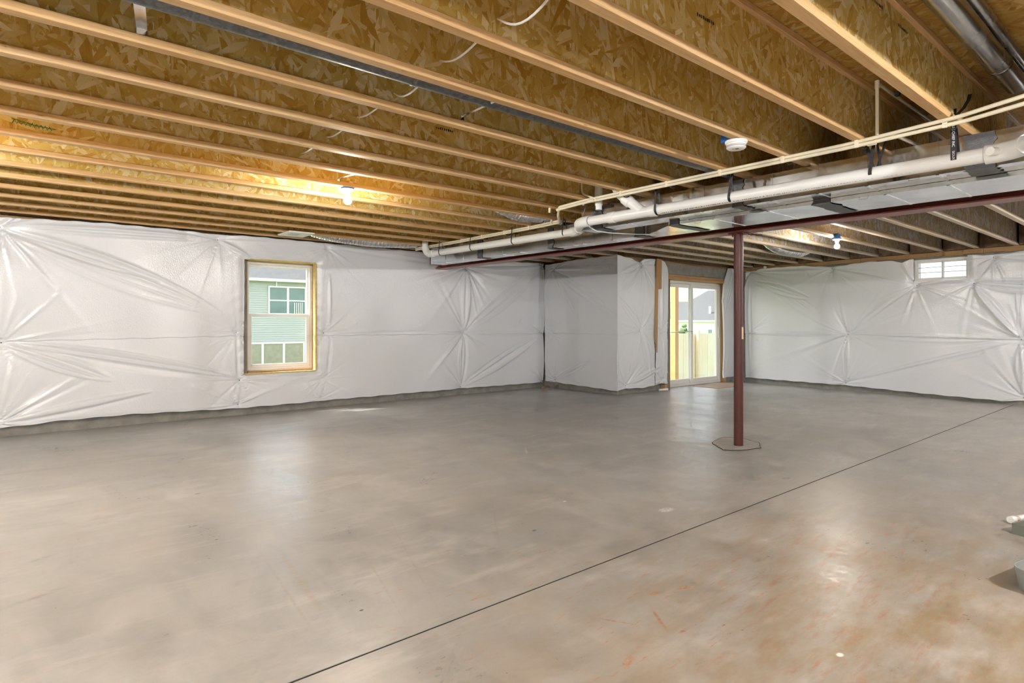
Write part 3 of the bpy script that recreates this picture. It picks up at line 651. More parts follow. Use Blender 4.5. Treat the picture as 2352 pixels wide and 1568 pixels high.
m = MB(); m.add([(10.42, 6.755, 0), (10.42, 6.20, 0), (10.99, 6.19, 0), (11.56, 6.40, 0), (11.52, 6.755, 0), (10.42, 6.755, .006), (10.42, 6.20, .006), (10.99, 6.19, .006), (11.56, 6.40, .006), (11.52, 6.755, .006)],
          [(4, 3, 2, 1, 0), (5, 6, 7, 8, 9), (0, 1, 6, 5), (1, 2, 7, 6), (2, 3, 8, 7), (3, 4, 9, 8), (4, 0, 5, 9)])
tag(m.build('door_mat', M['board']), 'thin brown board lying on the floor inside the patio door', 'mat')

# ------------------------------------------------------------------ right wall slider window
w2 = struct(thing('window_2', tuple(P0+uR*1.08+Vector((0, 0, RZ0))), 'small white slider window high on the right wall', 'window'), 'small white slider window high on the right wall', 'window')
m = MB()
def rb_(m, u0, u1, d0, d1, z0, z1): rbox(m, u0, u1, d0, d1, z0, z1)
rb_(m, .69, .725, -.02, .07, 1.94, 2.295); rb_(m, 1.435, 1.47, -.02, .07, 1.94, 2.295); rb_(m, .725, 1.435, -.02, .07, 2.255, 2.295); rb_(m, .725, 1.435, -.02, .07, 1.94, 1.97); rb_(m, .70, 1.46, -.055, -.02, 1.915, 1.945)
m.build('window_frame', M['white'], w2)
for nm, a, b, d in (('left_sash', 1.055, 1.435, .0), ('right_sash', .725, 1.075, .03)):
    m = MB(); rb_(m, a, a+.022, d, d+.025, 1.97, 2.255); rb_(m, b-.022, b, d, d+.025, 1.97, 2.255); rb_(m, a, b, d, d+.025, 1.97, 1.988); rb_(m, a, b, d, d+.025, 2.235, 2.255)
    s_ = m.build(nm, M['white'], w2)
    m = MB(); rb_(m, a+.022, b-.022, d+.010, d+.013, 1.988, 2.235); m.build('pane', M['glass'], s_)
    for z in (2.072, 2.155):
        m = MB(); rb_(m, a+.022, b-.022, d-.002, d+.008, z, z+.008); m.build('grille_bar', M['bar'], s_)
m = MB(); rb_(m, RU0-.0, .688, .0, .26, RZ0, RZ1); rb_(m, 1.472, RU1, .0, .26, RZ0, RZ1); m.build('buck', M['white'], w2)
m = MB(); m.lathe([(0, .015), (.022, .015), (.026, .0), (.026, -.02)], P0+uR*4.17+nR*.08+Vector((0, 0, 2.385)), 14, tuple(nR))
tag(m.build('plumbing_plug', M['pvc'], None, True), 'small white round cap on the sill plate by the far right corner', 'cap')

# ------------------------------------------------------------------ red steel beam and post
bmz = 2.132
be = thing('steel_beam', (XC, 3, bmz), 'dark red painted steel I-beam carrying the joists across the basement', 'beam')
box('bottom_flange', M['beampaint'], (XC-.10, XC+.10, -3.7, 8.50, bmz, bmz+.014), be, .002)
box('web', M['beampaint'], (XC-.005, XC+.005, -3.7, 8.50, bmz+.014, 2.353), be)
box('top_flange', M['beampaint'], (XC-.10, XC+.10, -3.7, 8.50, 2.353, 2.367), be, .002)
npl = box('nailer_plank', M['sill'], (XC-.09, XC+.09, -3.7, 8.5, 2.3675, 2.4045)); tag(npl, 'wooden nailer plank lying on top of the red beam', 'plank')
po = thing('steel_post', (XC, 3.164, 0), 'round dark red steel post standing on the concrete floor', 'post')
m = MB(); m.tube([(XC, 3.164, .004), (XC, 3.164, bmz-.012)], .0455, 40); m.build('pole', M['ironox'], po, True)
m = MB(); m.bev(XC-.075, XC+.075, 3.164-.075, 3.164+.075, bmz-.012, bmz-.0005, .002); m.build('cap_plate', M['ironox'], po)
m = MB(); m.tube([(XC-.17, 3.13, bmz-.016), (XC-.05, 3.14, bmz-.014), (XC-.02, 3.1, bmz-.02)], .004, 6); m.tube([(XC-.17, 3.13, bmz-.016), (XC-.19, 3.12, bmz-.06)], .006, 6); m.tube([(XC+.05, 3.09, bmz-.016), (XC+.16, 3.0, bmz-.02)], .004, 6)
m.build('bent_tab', M['ironox'], po)
lab = []
for i in range(7):
    a = math.radians(-112+i*8); lab.append((XC+math.cos(a)*.0470, 3.164+math.sin(a)*.0470))
m = MB(); m.add([(x, y, z) for z in (1.07, 1.19) for x, y in lab], [(i, i+1, 8+i, 7+i) for i in range(6)]); tag(m.build('paper_tag', M['tag'], po), 'yellow paper tag')
pts = []
rn2 = random.Random(5)
base = [(5.50, 3.28), (5.62, 3.42), (5.95, 3.50), (6.10, 3.36), (5.98, 3.10), (5.76, 2.96), (5.50, 3.02), (5.38, 3.14)]
full = []
for i in range(len(base)):
    a, b = Vector(base[i]), Vector(base[(i+1) % len(base)])
    for k in range(5): p = a.lerp(b, k/5); full.append((p.x+rn2.uniform(-.008, .008), p.y+rn2.uniform(-.008, .008)))
nf = len(full)
m = MB(); m.add([(x, y, .0) for x, y in full]+[(x, y, .0045) for x, y in full], [tuple(range(nf, 2*nf))]+[(i, (i+1) % nf, nf+(i+1) % nf, nf+i) for i in range(nf)])
gp = m.build('grout_patch', M['patch'], po); tag(gp, 'rough pale concrete patch at the foot of the post')
m = MB(); m.tube([(x, y, .003) for x, y in full]+[(full[0][0], full[0][1], .003)], .003, 6); m.build('patch_outline', M['joint'], po)

# ------------------------------------------------------------------ trunk ducts
def seams(par, x0, x1, z0, z1, ys_, nx=True):
    for y in ys_:
        m = MB(); t = .0035; m.box(x0-t, x0, y-.009, y+.009, z0-t, z1); m.box(x0-t, x1, y-.009, y+.009, z0-t, z0); m.build('seam_ridge', M['steel'], par)
def mastic(par, x0, x1, z0, z1, y, wd=.05, seed=0):
    r = random.Random(seed); m = MB(); t = .006; n = 9
    L = [y-wd+r.uniform(-.012, .012) for _ in range(n+1)]; R_ = [y+wd+r.uniform(-.012, .012) for _ in range(n+1)]
    vs = []; fs = []
    for i in range(n+1): z = z0-t+(z1-z0+t)*i/n; vs += [(x0-t, L[i], z), (x0-t, R_[i], z)]
    for i in range(n): a = 2*i; fs.append((a, a+1, a+3, a+2))
    o = len(vs)
    for i in range(n+1): x = x0-t+(x1-x0)*i/n; vs += [(x, L[-i-1], z0-t), (x, R_[-i-1], z0-t)]
    for i in range(n): a = o+2*i; fs.append((a, a+1, a+3, a+2))
    m.add(vs, fs); tag(m.build('mastic_band', M['mastic'], par), 'dark grey sealant smeared over a joint')
ZB = 2.152; ZTD = 2.398
dB = thing('trunk_duct', (5.3, 3, ZB), 'large galvanized trunk duct tight along the near side of the red beam', 'duct')
xB1 = 5.44
box('narrow_section', M['steel'], (5.22, xB1, 3.93, 8.06, ZB, ZTD), dB)
m = MB(); vs = [(5.22, 3.93), (xB1, 3.93), (xB1, 3.42), (4.88, 3.42)]; m.add([(x, y, ZB) for x, y in vs]+[(x, y, ZTD) for x, y in vs], [(3, 2, 1, 0), (4, 5, 6, 7), (0, 1, 5, 4), (2, 3, 7, 6), (3, 0, 4, 7), (1, 2, 6, 5)])
m.build('transition', M['steel'], dB)
box('wide_section', M['steel'], (4.88, xB1, -3.5, 3.42, ZB, ZTD), dB)
m = MB(); m.box(5.215, xB1+.003, 8.06, 8.075, ZB-.005, ZTD); m.build('end_cap', M['mastic'], dB)
seams(dB, 5.22, xB1, ZB, ZTD, (7.65, 7.2, 6.3, 5.95, 5.0, 4.85, 4.4))
seams(dB, 4.88, xB1, ZB, ZTD, (2.95, 2.45, 1.58, 1.2, .62, .1, -.5))
mastic(dB, 5.22, xB1, ZB, ZTD, 6.79, .055, 1); mastic(dB, 5.22, xB1, ZB, ZTD, 5.37, .05, 2); mastic(dB, 5.22, xB1, ZB, ZTD, 4.02, .06, 3)
mastic(dB, 4.88, xB1, ZB, ZTD, 3.36, .05, 4); mastic(dB, 4.88, xB1, ZB, ZTD, 2.02, .07, 5); mastic(dB, 4.88, xB1, ZB, ZTD, .35, .05, 6)
ZA = 2.184
dA = thing('trunk_duct', (4.75, 2, ZA), 'slimmer galvanized trunk duct behind the large white drain pipe', 'duct')
box('long_section', M['steel'], (4.64, 4.87, -3.5, 4.32, ZA, ZTD), dA)
seams(dA, 4.64, 4.87, ZA, ZTD, (4.0, 3.72, 3.2, 2.9, 2.3, 1.95, 1.62, 1.20, .62))
mastic(dA, 4.64, 4.87, ZA, ZTD, 4.10, .06, 7); mastic(dA, 4.64, 4.87, ZA, ZTD, 2.58, .05, 8); mastic(dA, 4.64, 4.87, ZA, ZTD, .98, .08, 9)
m = MB(); m.box(4.62, 4.638, 3.90, 4.10, 2.372, 2.398); m.box(4.60, 4.638, 4.02, 4.10, 2.35, 2.38)
tag(m.build('tape_wad', M['mastic'], dA), 'black tape over the top edge')
for yb, xx, zz in ((1.72, 4.88, ZB), (1.33, 4.64, ZA), (2.75, 4.64, ZA), (3.10, 4.88, ZB)):
    m = MB(); m.tube([(xx-.006, yb-.03, zz+.01), (xx-.012, yb-.03, zz-.014), (xx-.012, yb+.03, zz-.014), (xx-.006, yb+.03, zz+.01)], .0022, 6); m.build('drive_clip', M['steel'], dA if zz == ZA else dB)
m = MB(); m.box(-.045, .045, -.001, .001, -.035, .035, Matrix.Translation((4.47, 4.13, 2.325)) @ Matrix.Rotation(.25, 4, 'Y') @ Matrix.Rotation(.8, 4, 'Z') @ Matrix.Rotation(.15, 4, 'X'))
tag(m.build('paper_card', M['paper']), 'small white card standing on the drain pipe near its bend', 'card')

# round ducts in the joist bays
def bay_duct(x0, x1, y, z, r, mat, label, joints=(), name='round_duct'):
    t = thing(name, ((x0+x1)/2, y, z-r), label, 'duct')
    m = MB(); m.tube([(x0, y, z), (x1, y, z)], r, 36, True); m.build('pipe_section', mat, t, True)
    for xj in joints:
        m = MB(); m.tube([(xj-.02, y, z), (xj-.012, y, z), (xj, y, z), (xj+.012, y, z), (xj+.02, y, z)], [r+.0005, r+.004, r+.001, r+.004, r+.0005], 36, False); m.build('joint_bead', mat, t, True)
    return t
bay_duct(-3.0, 4.60, 2.632, 2.492, .075, M['darkduct'], 'dark round metal duct running in the joist bay across the ceiling', (1.62, .6, 2.9))
bay_duct(-3.0, 4.75, .819, 2.68, .058, M['steel_round'], 'shiny large round duct in the top right joist bay', (4.3, 2.4))
bay_duct(-1.0, 4.75, .771, 2.757, .031, M['steel_round'], 'thin brown-reflecting pipe beside the shiny top right duct', (3.45,))
def strap(label, p0, p1, wd, tail, nm='hanger_strap'):
    t = thing(nm, tuple((Vector(p0)+Vector(p1))/2), label, 'strap')
    a, b = Vector(p0), Vector(p1); d = (b-a).normalized(); s_ = d.cross(Vector((0, 0, 1))).normalized()*wd/2; th = Vector((0, 0, .0015)); c = Vector((0, 0, .004))
    def rib(m, a, b, s_, th, c):
        for e in (0, 1):
            q = (s_, -s_)[e]; vs = [a+q, b+q, b+c, a+c, a+q+th, b+q+th, b+c+th, a+c+th]; m.add(vs, [(0, 1, 2, 3), (4, 7, 6, 5), (0, 4, 5, 1), (3, 2, 6, 7), (0, 3, 7, 4), (1, 5, 6, 2)])
    m = MB(); rib(m, a, b, s_, th, c); m.build('band', M['steel'], t)
    m = MB(); n_ = Vector((0, -.002, 0)); 
    m.box(b.x-wd/2, b.x+wd/2, b.y-.004, b.y, b.z-tail, b.z+.002); m.box(b.x-wd*.28, b.x+wd*.28, b.y-.009, b.y-.004, b.z-tail*.85, b.z-tail*.25); m.build('nail_tab', M['steel'], t)
    return t
y0w = YJ0+.0245
strap('wide galvanized hanger strap under the dark duct at the top left edge', (.40, 2.53, 2.412), (.487, y0w-.001, 2.475), .040, .030)
strap('narrow galvanized hanger strap under the dark duct near mid ceiling', (2.05, 2.53, 2.412), (2.165, y0w-.001, 2.476), .022, .028)
strap('small galvanized strap just above the left bare bulb', (2.30, YJ0+SP*3+.04, 2.452), (2.265, YJ0+SP*4+.023, 2.468), .022, .024)
# white cable passing through the webs
cb = thing('cable', (1.65, 2.0, 2.5), 'thin white electrical cable threading through the joist webs', 'cable')
webs = [YJ0+SP*k+.029 for k in range(-4, 4)]
xsC = [1.60, 1.62, 1.648, 1.679, 1.700, 1.72, 1.735, 1.75]; zsC = [2.55, 2.54, 2.527, 2.516, 2.501, 2.50, 2.495, 2.49]; sag = [0, .115, .075, .085, .05, .05, .04]
for i in range(7):
    a = Vector((xsC[i], webs[i]+.0046, zsC[i])); b = Vector((xsC[i+1], webs[i+1]-.0046, zsC[i+1]))
    m = MB(); m.tube([a.lerp(b, t)+Vector((-.03*math.sin(PI*t), 0, -sag[i]*math.sin(PI*t))) for t in [q/12 for q in range(13)]], .005, 8, False); m.build('cable_run', M['pvc'], cb, True)

# flexible foil ducts
def flex(label, pts, r):
    P = [Vector(p) for p in pts]; out = []; rr = []
    n = 150
    for i in range(n+1):
        t = i/n*(len(P)-1); k = min(int(t), len(P)-2); q = t-k
        p0, p1, p2, p3 = P[max(k-1, 0)], P[k], P[k+1], P[min(k+2, len(P)-1)]
        c = .5*((2*p1)+(-p0+p2)*q+(2*p0-5*p1+4*p2-p3)*q*q+(-p0+3*p1-3*p2+p3)*q**3)
        out.append(c); rr.append(r*(1+.045*(1 if i % 2 else -1)+.03*math.sin(i*1.3)))
    m = MB(); m.tube(out, rr, 22, True); return tag(m.build('flexible_duct', M['foil'], None, False), label, 'duct')
flex('crinkled silver flexible duct hanging under the joists above the left wall', [(2.9, 8.10, 2.60), (3.5, 8.11, 2.47), (4.2, 8.12, 2.435), (4.7, 8.13, 2.46), (5.20, 8.12, 2.50)], .082)
flex('crinkled silver flexible duct sagging beside the long white drain pipe', [(4.0, 5.19, 2.60), (4.5, 5.19, 2.475), (4.9, 5.19, 2.49), (5.4, 5.2, 2.50), (5.6, 5.2, 2.51)], .08)
flex('pale flexible duct sagging between the grey joists right of the red post', [(8.9, 4.70, 2.74), (9.5, 4.72, 2.50), (10.1, 4.72, 2.44), (10.7, 4.72, 2.49), (11.3, 4.71, 2.74)], .08)
t = thing('register_box', (3.02, 7.9, 2.37), 'flat white register box under the joists above the left window', 'register')
m = MB(); m.bev(2.86, 3.19, 7.66, 8.08, 2.386, 2.402, .003); m.build('tray', M['whitep'], t)
m = MB()
for i in range(6): m.box(2.93+i*.022, 2.943+i*.022, 7.80, 7.95, 2.380, 2.3858)
m.build('louvre', M['steel'], t)

# ------------------------------------------------------------------ plumbing
PZ = 2.212
pv = thing('drain_pipe', (4.4, 2, PZ-.045), 'thick white PVC drain pipe hung in black straps below the trunk ducts', 'pipe')
r = .0445
m = MB(); m.tube([(4.40, .86, PZ-.008), (4.40, 3.20, PZ)], r, 32); m.build('pipe_section', M['pvc'], pv, True)
m = MB(); m.tube([(4.40, 3.74, PZ+.002), (4.40, 4.02, PZ+.004)], r, 32); m.build('pipe_section', M['pvc'], pv, True)
# wye fitting
m = MB(); m.tube([(4.40, 3.20, PZ), (4.40, 3.205, PZ), (4.40, 3.27, PZ), (4.40, 3.275, PZ), (4.40, 3.67, PZ+.002), (4.40, 3.675, PZ+.002), (4.40, 3.74, PZ+.002)], [r, r+.009, r+.009, r+.003, r+.003, r+.009, r+.009], 32)
m.tube([(4.40, 3.36, PZ+.01), (4.38, 3.47, PZ+.10), (4.377, 3.48, PZ+.105), (4.365, 3.53, PZ+.15)], [r, r, r+.009, r+.009], 32); m.build('wye_fitting', M['pvc'], pv, True)
m = MB(); m.tube([(4.365, 3.53, PZ+.15)]+[Vector(p) for p in [(4.36, 3.565, PZ+.18), (4.355, 3.60, PZ+.22), (4.35, 3.615, PZ+.27), (4.35, 3.62, PZ+.33), (4.35, 3.62, 2.79)]], r, 28); m.build('branch_pipe', M['pvc'], pv, True)
m = MB(); m.tube([(4.37, 3.845, 2.30), (4.37, 3.845, 2.34), (4.37, 3.845, 2.345), (4.37, 3.845, 2.50), (4.37, 3.845, 2.79)], [.03, .03, .036, .036, .030], 24)
tag(m.build('branch_pipe', M['pvc'], pv, True), 'thinner white riser pipe')
# offset of two elbows to the farther run
m = MB(); pts = [(4.40, 4.02, PZ+.004), (4.405, 4.08, PZ+.004), (4.43, 4.14, PZ+.004), (4.47, 4.19, PZ+.004), (4.52, 4.235, PZ+.006)]
m.tube([Vector((4.40, 3.985, PZ+.004)), Vector((4.40, 3.99, PZ+.004))]+[Vector(p) for p in pts], [r, r+.008]+[r+.008]*5, 32); m.build('elbow', M['pvc'], pv, True)
m = MB(); m.tube([(4.52, 4.235, PZ+.006), (4.80, 4.50, PZ+.03)], r, 32); m.build('pipe_section', M['pvc'], pv, True)
m = MB(); m.tube([(4.74, 4.44, PZ+.026), (4.80, 4.50, PZ+.03), (4.86, 4.56, PZ+.034), (4.91, 4.62, PZ+.038), (4.94, 4.69, PZ+.040), (4.95, 4.76, PZ+.040)], r+.008, 32); m.build('elbow', M['pvc'], pv, True)
m = MB(); m.tube([(4.95, 4.76, PZ+.040), (4.95, 7.60, PZ+.048)], r, 32); m.build('pipe_section', M['pvc'], pv, True)
m = MB(); m.tube([(4.95, 7.55, PZ+.048), (4.95, 7.62, PZ+.048), (4.95, 7.68, PZ+.055), (4.94, 7.725, PZ+.08), (4.93, 7.745, PZ+.12), (4.925, 7.75, PZ+.17)], r+.008, 32); m.build('elbow', M['pvc'], pv, True)
m = MB(); m.tube([(4.925, 7.75, PZ+.17), (4.925, 7.75, 2.79)], r, 28); m.build('riser_pipe', M['pvc'], pv, True)
for p, q in (((4.40, 3.986, PZ+.004), (4.40, 3.978, PZ+.004)), ((4.95, 4.765, PZ+.04), (4.95, 4.772, PZ+.04)), ((4.40, .905, PZ-.008), (4.40, .897, PZ-.008))):
    m = MB(); m.tube([p, q], r+.0012, 32, False); tag(m.build('primer_ring', M['primer'], pv, True), 'purple primer ring')
# near-end elbow and side outlet
m = MB(); m.tube([(4.40, .905, PZ-.008), (4.40, .90, PZ-.008), (4.40, .84, PZ-.008), (4.39, .78, PZ-.006), (4.36, .73, PZ-.004), (4.32, .70, PZ-.002)], [r, r+.010, r+.010, r+.010, r+.010, r+.010], 32); m.build('elbow', M['pvc'], pv, True)
m = MB(); m.tube([(4.33, .705, PZ-.002), (4.10, .60, PZ)], r, 32); m.build('pipe_section', M['pvc'], pv, True)
m = MB(); m.tube([(4.30, .86, PZ-.012), (4.36, .84, PZ-.010)], .024, 20); m.build('side_outlet', M['pvc'], pv, True)
# thin printed line along the pipe
m = MB(); rp = random.Random(2); y = .95
while y < 3.15:
    L = rp.uniform(.004, .012); a = math.radians(234)
    x, z = 4.40+math.cos(a)*(r+.0004), PZ-.004+math.sin(a)*(r+.0004)
    if abs(y-1.45) > .03: m.box(x-.0004, x+.0008, y, y+L, z-.002, z+.003)
    y += L+rp.uniform(.003, .02)
tag(m.build('printed_line', M['ink'], pv), 'line of tiny dark print')

def cpipe(label, pts, r=.0118, couplings=(), clips=()):
    t = thing('water_pipe', tuple(pts[len(pts)//2]), label, 'pipe')
    # round the corners
    P = [Vector(p) for p in pts]; out = [P[0]]
    for i in range(1, len(P)-1):
        a = (P[i-1]-P[i]).normalized()*.035; b = (P[i+1]-P[i]).normalized()*.035
        for q in (0, .25, .5, .75, 1): out.append(P[i]+a*(1-q)**2+b*q*q)
    out.append(P[-1]); m = MB(); m.tube(out, r, 14); m.build('pipe_section', M['cpvc'], t, True)
    for c, d in couplings:
        c, d = Vector(c), Vector(d).normalized()*.025; m = MB(); m.tube([c-d, c+d], r+.004, 14); m.build('coupling', M['cpvc'], t, True)
    return t
zc = ZJ-.0365
main = [(3.98, .2, 2.385), (4.185, .95, zc), (4.245, 1.6, zc), (4.255, 3.0, zc), (4.27, 3.95, zc), (4.31, 4.32, zc-.004), (4.40, 4.42, zc-.045), (4.80, 4.80, zc-.022), (4.93, 5.3, zc), (4.99, 7.0, zc), (5.01, 8.15, zc)]
p1 = cpipe('cream plastic water pipe nearest the viewer of the ceiling pair', main, couplings=[((4.25, 3.84, zc), (0, 1, 0)), ((4.247, 1.45, zc), (0, 1, 0)), ((4.31, 4.32, zc-.004), (.2, 1, 0)), ((4.97, 6.4, zc), (.03, 1, 0)), ((4.96, 5.93, zc), (.03, 1, 0))])
second = [(p[0]+.002, p[1], p[2]+.0242) for p in main]
second[0] = (3.97, .22, 2.43); second[1] = (4.16, .98, zc+.0243)
p2 = cpipe('greyish plastic water pipe riding on top of the ceiling pair', second, .0116)
p3 = cpipe('cream riser pipe climbing from the pair to the subfloor', [(4.262, 1.425, zc+.01), (4.262, 1.425, 2.745), (5.40, 1.43, 2.745)], .0105, couplings=[((4.262, 1.425, 2.735), (0, 0, 1))])
m = MB(); m.tube([(4.55, 1.405, 2.745), (4.57, 1.405, 2.745)], .018, 12); m.build('pipe_clamp', M['black'], p3, True)
p4 = cpipe('thin cream riser pipe behind the twin white drain branches', [(4.262, 3.78, zc+.01), (4.262, 3.96, 2.46), (4.262, 3.98, 2.79)], .009)
p5 = cpipe('short cream stub pipe crossing above the trunk ducts near the black straps', [(4.275, 1.40, zc+.02), (4.33, 1.36, 2.425), (5.1, 1.33, 2.43)], .013)
# clips holding the pipes under each joist
cg = 0
for k in range(-4, 11):
    if k == -5: continue
    yk = YJ0+SP*k+.029
    x = np.interp(yk, [.9, 1.6, 3.0, 3.9, 5.3, 7.0, 8.1], [4.20, 4.262, 4.27, 4.285, 4.94, 5.0, 5.02])
    if 4.2 < yk < 4.95: x = {3: 4.345, 4: 4.845}.get(k, x)
    t = thing('pipe_clip', (x, yk, zc-.014), 'black and tan clip holding the cream pipes under the %s joist from the window wall' % ORD[11-k], 'clip', 'clips under the joists')
    m = MB(); m.bev(x-.030, x-.015, yk-.012, yk+.012, zc-.014, ZJ-.001, .002); m.build('block', M['cpvc'], t)
    m = MB(); m.tube([(x-.012, yk-.03, zc-.013), (x-.006, yk-.028, zc-.020), (x+.014, yk-.030, zc-.021), (x+.036, yk-.034, zc-.016), (x+.05, yk-.036, zc-.008)], .0045, 8); m.build('wire_hook', M['black'], t)
# black strap hangers around the drain pipe
def ribbon(m, path, wd, th=.0016):
    vs = []; n = len(path)
    for i, p in enumerate(path):
        a = path[max(0, i-1)]; b = path[min(n-1, i+1)]; d = (b-a); d.y = 0
        nn = Vector((-d.z, 0, d.x)).normalized()*th; h = Vector((0, wd/2, 0))
        vs += [p-h, p+h, p+h+nn, p-h+nn]
    fs = []
    for i in range(n-1):
        for k in range(4): a = 4*i; fs.append((a+k, a+(k+1) % 4, a+4+(k+1) % 4, a+4+k))
    fs += [(3, 2, 1, 0), (4*n-4, 4*n-3, 4*n-2, 4*n-1)]; m.add(vs, fs)
def hanger(label, x, y, z, R_, wd, dy0, dy1, dx0=0.0, ztop=2.43, text=False, grp='black straps holding the drain pipe'):
    t = thing('pipe_hanger', (x, y, z-R_), label, 'hanger', grp)
    R2 = R_+.002; loop = arc((x, y, z), R2, PI+.05, 2*PI-.05, (1, 0, 0), (0, 0, 1), 18)
    left = [Vector((x-R2+dx0*q, y+dy0*q, z+(ztop-z)*q)) for q in (1, .8, .6, .4, .2, .05)]
    right = [Vector((x+R2-.02*q, y+dy1*q, z+(ztop-z)*q)) for q in (.05, .2, .4, .6, .8, 1)]
    m = MB(); ribbon(m, left+loop+right, wd); m.build('band', M['black'], t)
    if text:
        for (px_, pz_, rot, sz) in ((x-R2-.004, z+.14, 0, .021), (x-R2-.003, z+.012, 0, .019)):
            cu = bpy.data.curves.new('printed_text', 'FONT'); cu.body = 'SIOUX CHIEF INC'if pz_ > z+.05 else 'SIOUX'; cu.size = sz*.95; cu.extrude = .0002; cu.align_x = 'CENTER'; cu.align_y = 'CENTER'
            ob = bpy.data.objects.new('tmp', cu); C.objects.link(ob)
            me = bpy.data.meshes.new_from_object(ob); bpy.data.objects.remove(ob)
            q = bpy.data.objects.new('printed_text', me); C.objects.link(q); me.materials.append(M['inkw'])
            # reads downwards on the face turned to the viewer (-x)
            rotm = Matrix(((0, 0, -1), (0, -1, 0), (-1, 0, 0))).to_4x4()
            rotm = Matrix(((0, 0, -1, 0), (0, 1, 0, 0), (-1, 0, 0, 0), (0, 0, 0, 1))) 
            rotm = Matrix(((0, 0, -1, 0), (0, -1, 0, 0), (-1, 0, 0, 0), (0, 0, 0, 1)))
            q.parent = t; q.matrix_basis = Matrix.Translation(Vector((px_, y+dy0*(pz_-z)/max(.01, ztop-z), pz_))-Vector(t.location)) @ rotm
    return t
hanger('black pipe strap lettered SIOUX CHIEF nearest the right picture edge', 4.40, 1.045, PZ, r, .030, -.0, .02, 0, 2.50, True)
hanger('black pipe strap with three tails beside the cream riser pipe', 4.40, 1.50, PZ, r, .022, -.03, .05)
t3 = hanger('short spare black strap tail hanging with the three-tailed strap', 4.43, 1.47, PZ+.02, r-.005, .014, -.06, .02)
hanger('black pipe strap directly above the red post', 4.40, 2.50, PZ, r, .022, -.04, .05)
hanger('black pipe strap just right of the white wye fitting', 4.40, 3.19, PZ, r+.003, .018, -.02, .06, 0, 2.60)
for i, (y, lb) in enumerate(((4.86, 'black strap on the far drain run, right beside its near bend'), (5.75, 'black strap on the far drain run, second from its near bend'), (6.61, 'black strap on the far drain run, third from its near bend'), (7.36, 'black strap on the far drain run, next to its far end elbow'))):
    hanger(lb, 4.95, y, PZ+.043, r, .016, -.02, .03, 0, 2.42)
# strap tail running up to the joist web
m = MB(); ribbon(m, [Vector((4.34, 1.03, 2.45)), Vector((4.38, 1.0, 2.50)), Vector((4.44, .99, 2.56)), Vector((4.47, .99, 2.60))], .02); tag(m.build('strap_tail', M['black']), 'twisted end of black strap rising beside the last joist at the right', 'strap')
m = MB(); m.tube([(4.43, 4.02, PZ-.045), (4.5, 3.98, PZ-.085), (4.62, 3.9, PZ-.10), (4.9, 3.85, PZ-.09), (5.2, 3.8, PZ-.07)], .0045, 8); tag(m.build('cable', M['pvc'], None, True), 'thin white cable drooping below the drain pipe bend', 'cable')

# ------------------------------------------------------------------ lamps, smoke detector
def lampholder(label, x, y, side, mb, zt=2.40):
    t = thing('bulb_lampholder', (x, y, zt-.14), label, 'lamp')
    if side: box('junction_box', M['blue'], (x-.05, x+.05, y+side*.03-.05 if side > 0 else y-.05, y+.05, zt-.002, zt+.06), t)
    m = MB(); m.lathe([(0, zt-.001), (.055, zt-.001), (.057, zt-.006), (.055, zt-.011)], (x, y, 0), 32); tag(m.build('blue_ring', M['blue'], t, True), 'blue ring of the box')
    m = MB(); m.lathe([(.054, zt-.010), (.056, zt-.018), (.050, zt-.024), (.030, zt-.030), (.024, zt-.040), (.021, zt-.062), (.020, zt-.070), (0, zt-.070)], (x, y, 0), 32); m.build('socket', M['whitep'], t, True)
    m = MB(); prof = [(.012, zt-.068), (.014, zt-.076)]
    for i in range(13): a = math.radians(62-152*i/12); prof.append((.034*math.cos(a), zt-.112+.034*math.sin(a)))
    m.lathe(prof, (x, y, 0), 28); m.build('bulb', mb, t, True); return t
lampholder('bare glowing bulb in a white lampholder under the left joists', 2.355, 4.95, 0, M['bulb1'], 2.404)
lampholder('bare glowing bulb in a white lampholder under the grey joists right of the post', 8.80, 3.44, .8, M['bulb2'], 2.395)
lampholder('added fill bulb behind the viewer to the right', 3.3, -1.42, 0, M['fill_bulb'], 2.404)  # unseen lamp added as fill light, like the others using this glow
lampholder('added fill bulb behind the viewer to the left', -1.9, 1.02, 0, M['fill_bulb'], 2.404)
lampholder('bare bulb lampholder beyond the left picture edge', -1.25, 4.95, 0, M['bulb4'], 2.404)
lampholder('added fill bulb far behind the viewer', -1.2, -2.9, 0, M['fill_bulb'], 2.404)
lampholder('added fill bulb beyond the right picture edge', 8.8, -1.42, 0, M['fill_bulb'], 2.404)
t = thing('smoke_detector', (3.66, 2.03, 2.33), 'round white smoke detector on a blue box under a joist near the drain pipe', 'smoke detector')
sx, sy, sz = 3.655, 2.045, ZJ-.004
box('junction_box', M['blue'], (sx-.045, sx+.045, 2.055, 2.13, sz-.004, sz+.05), t, .003)
m = MB(); m.lathe([(0, sz), (.068, sz), (.070, sz-.006), (.068, sz-.016), (.062, sz-.020)], (sx, sy, 0), 40); m.build('base_plate', M['whitep'], t, True)
m = MB(); m.lathe([(.062, sz-.018), (.060, sz-.024), (.062, sz-.028), (.060, sz-.045), (.052, sz-.052), (.030, sz-.054), (0, sz-.0545)], (sx, sy, 0), 40); m.build('body', M['whitep'], t, True)
for j in range(3):
    m = MB(); zz = sz-.030-j*.005
    m.lathe([(.0615, zz), (.0623, zz-.001), (.0615, zz-.002)], (sx, sy, 0), 40); m.build('vent_slot', M['greyp'], t)
m = MB(); m.lathe([(0, sz-.0560), (.011, sz-.0558), (.013, sz-.053)], (sx-.012, sy-.012, 0), 20); m.lathe([(0, sz-.0565), (.005, sz-.056)], (sx-.03, sy+.006, 0), 12); m.build('test_button', M['greyp'], t)

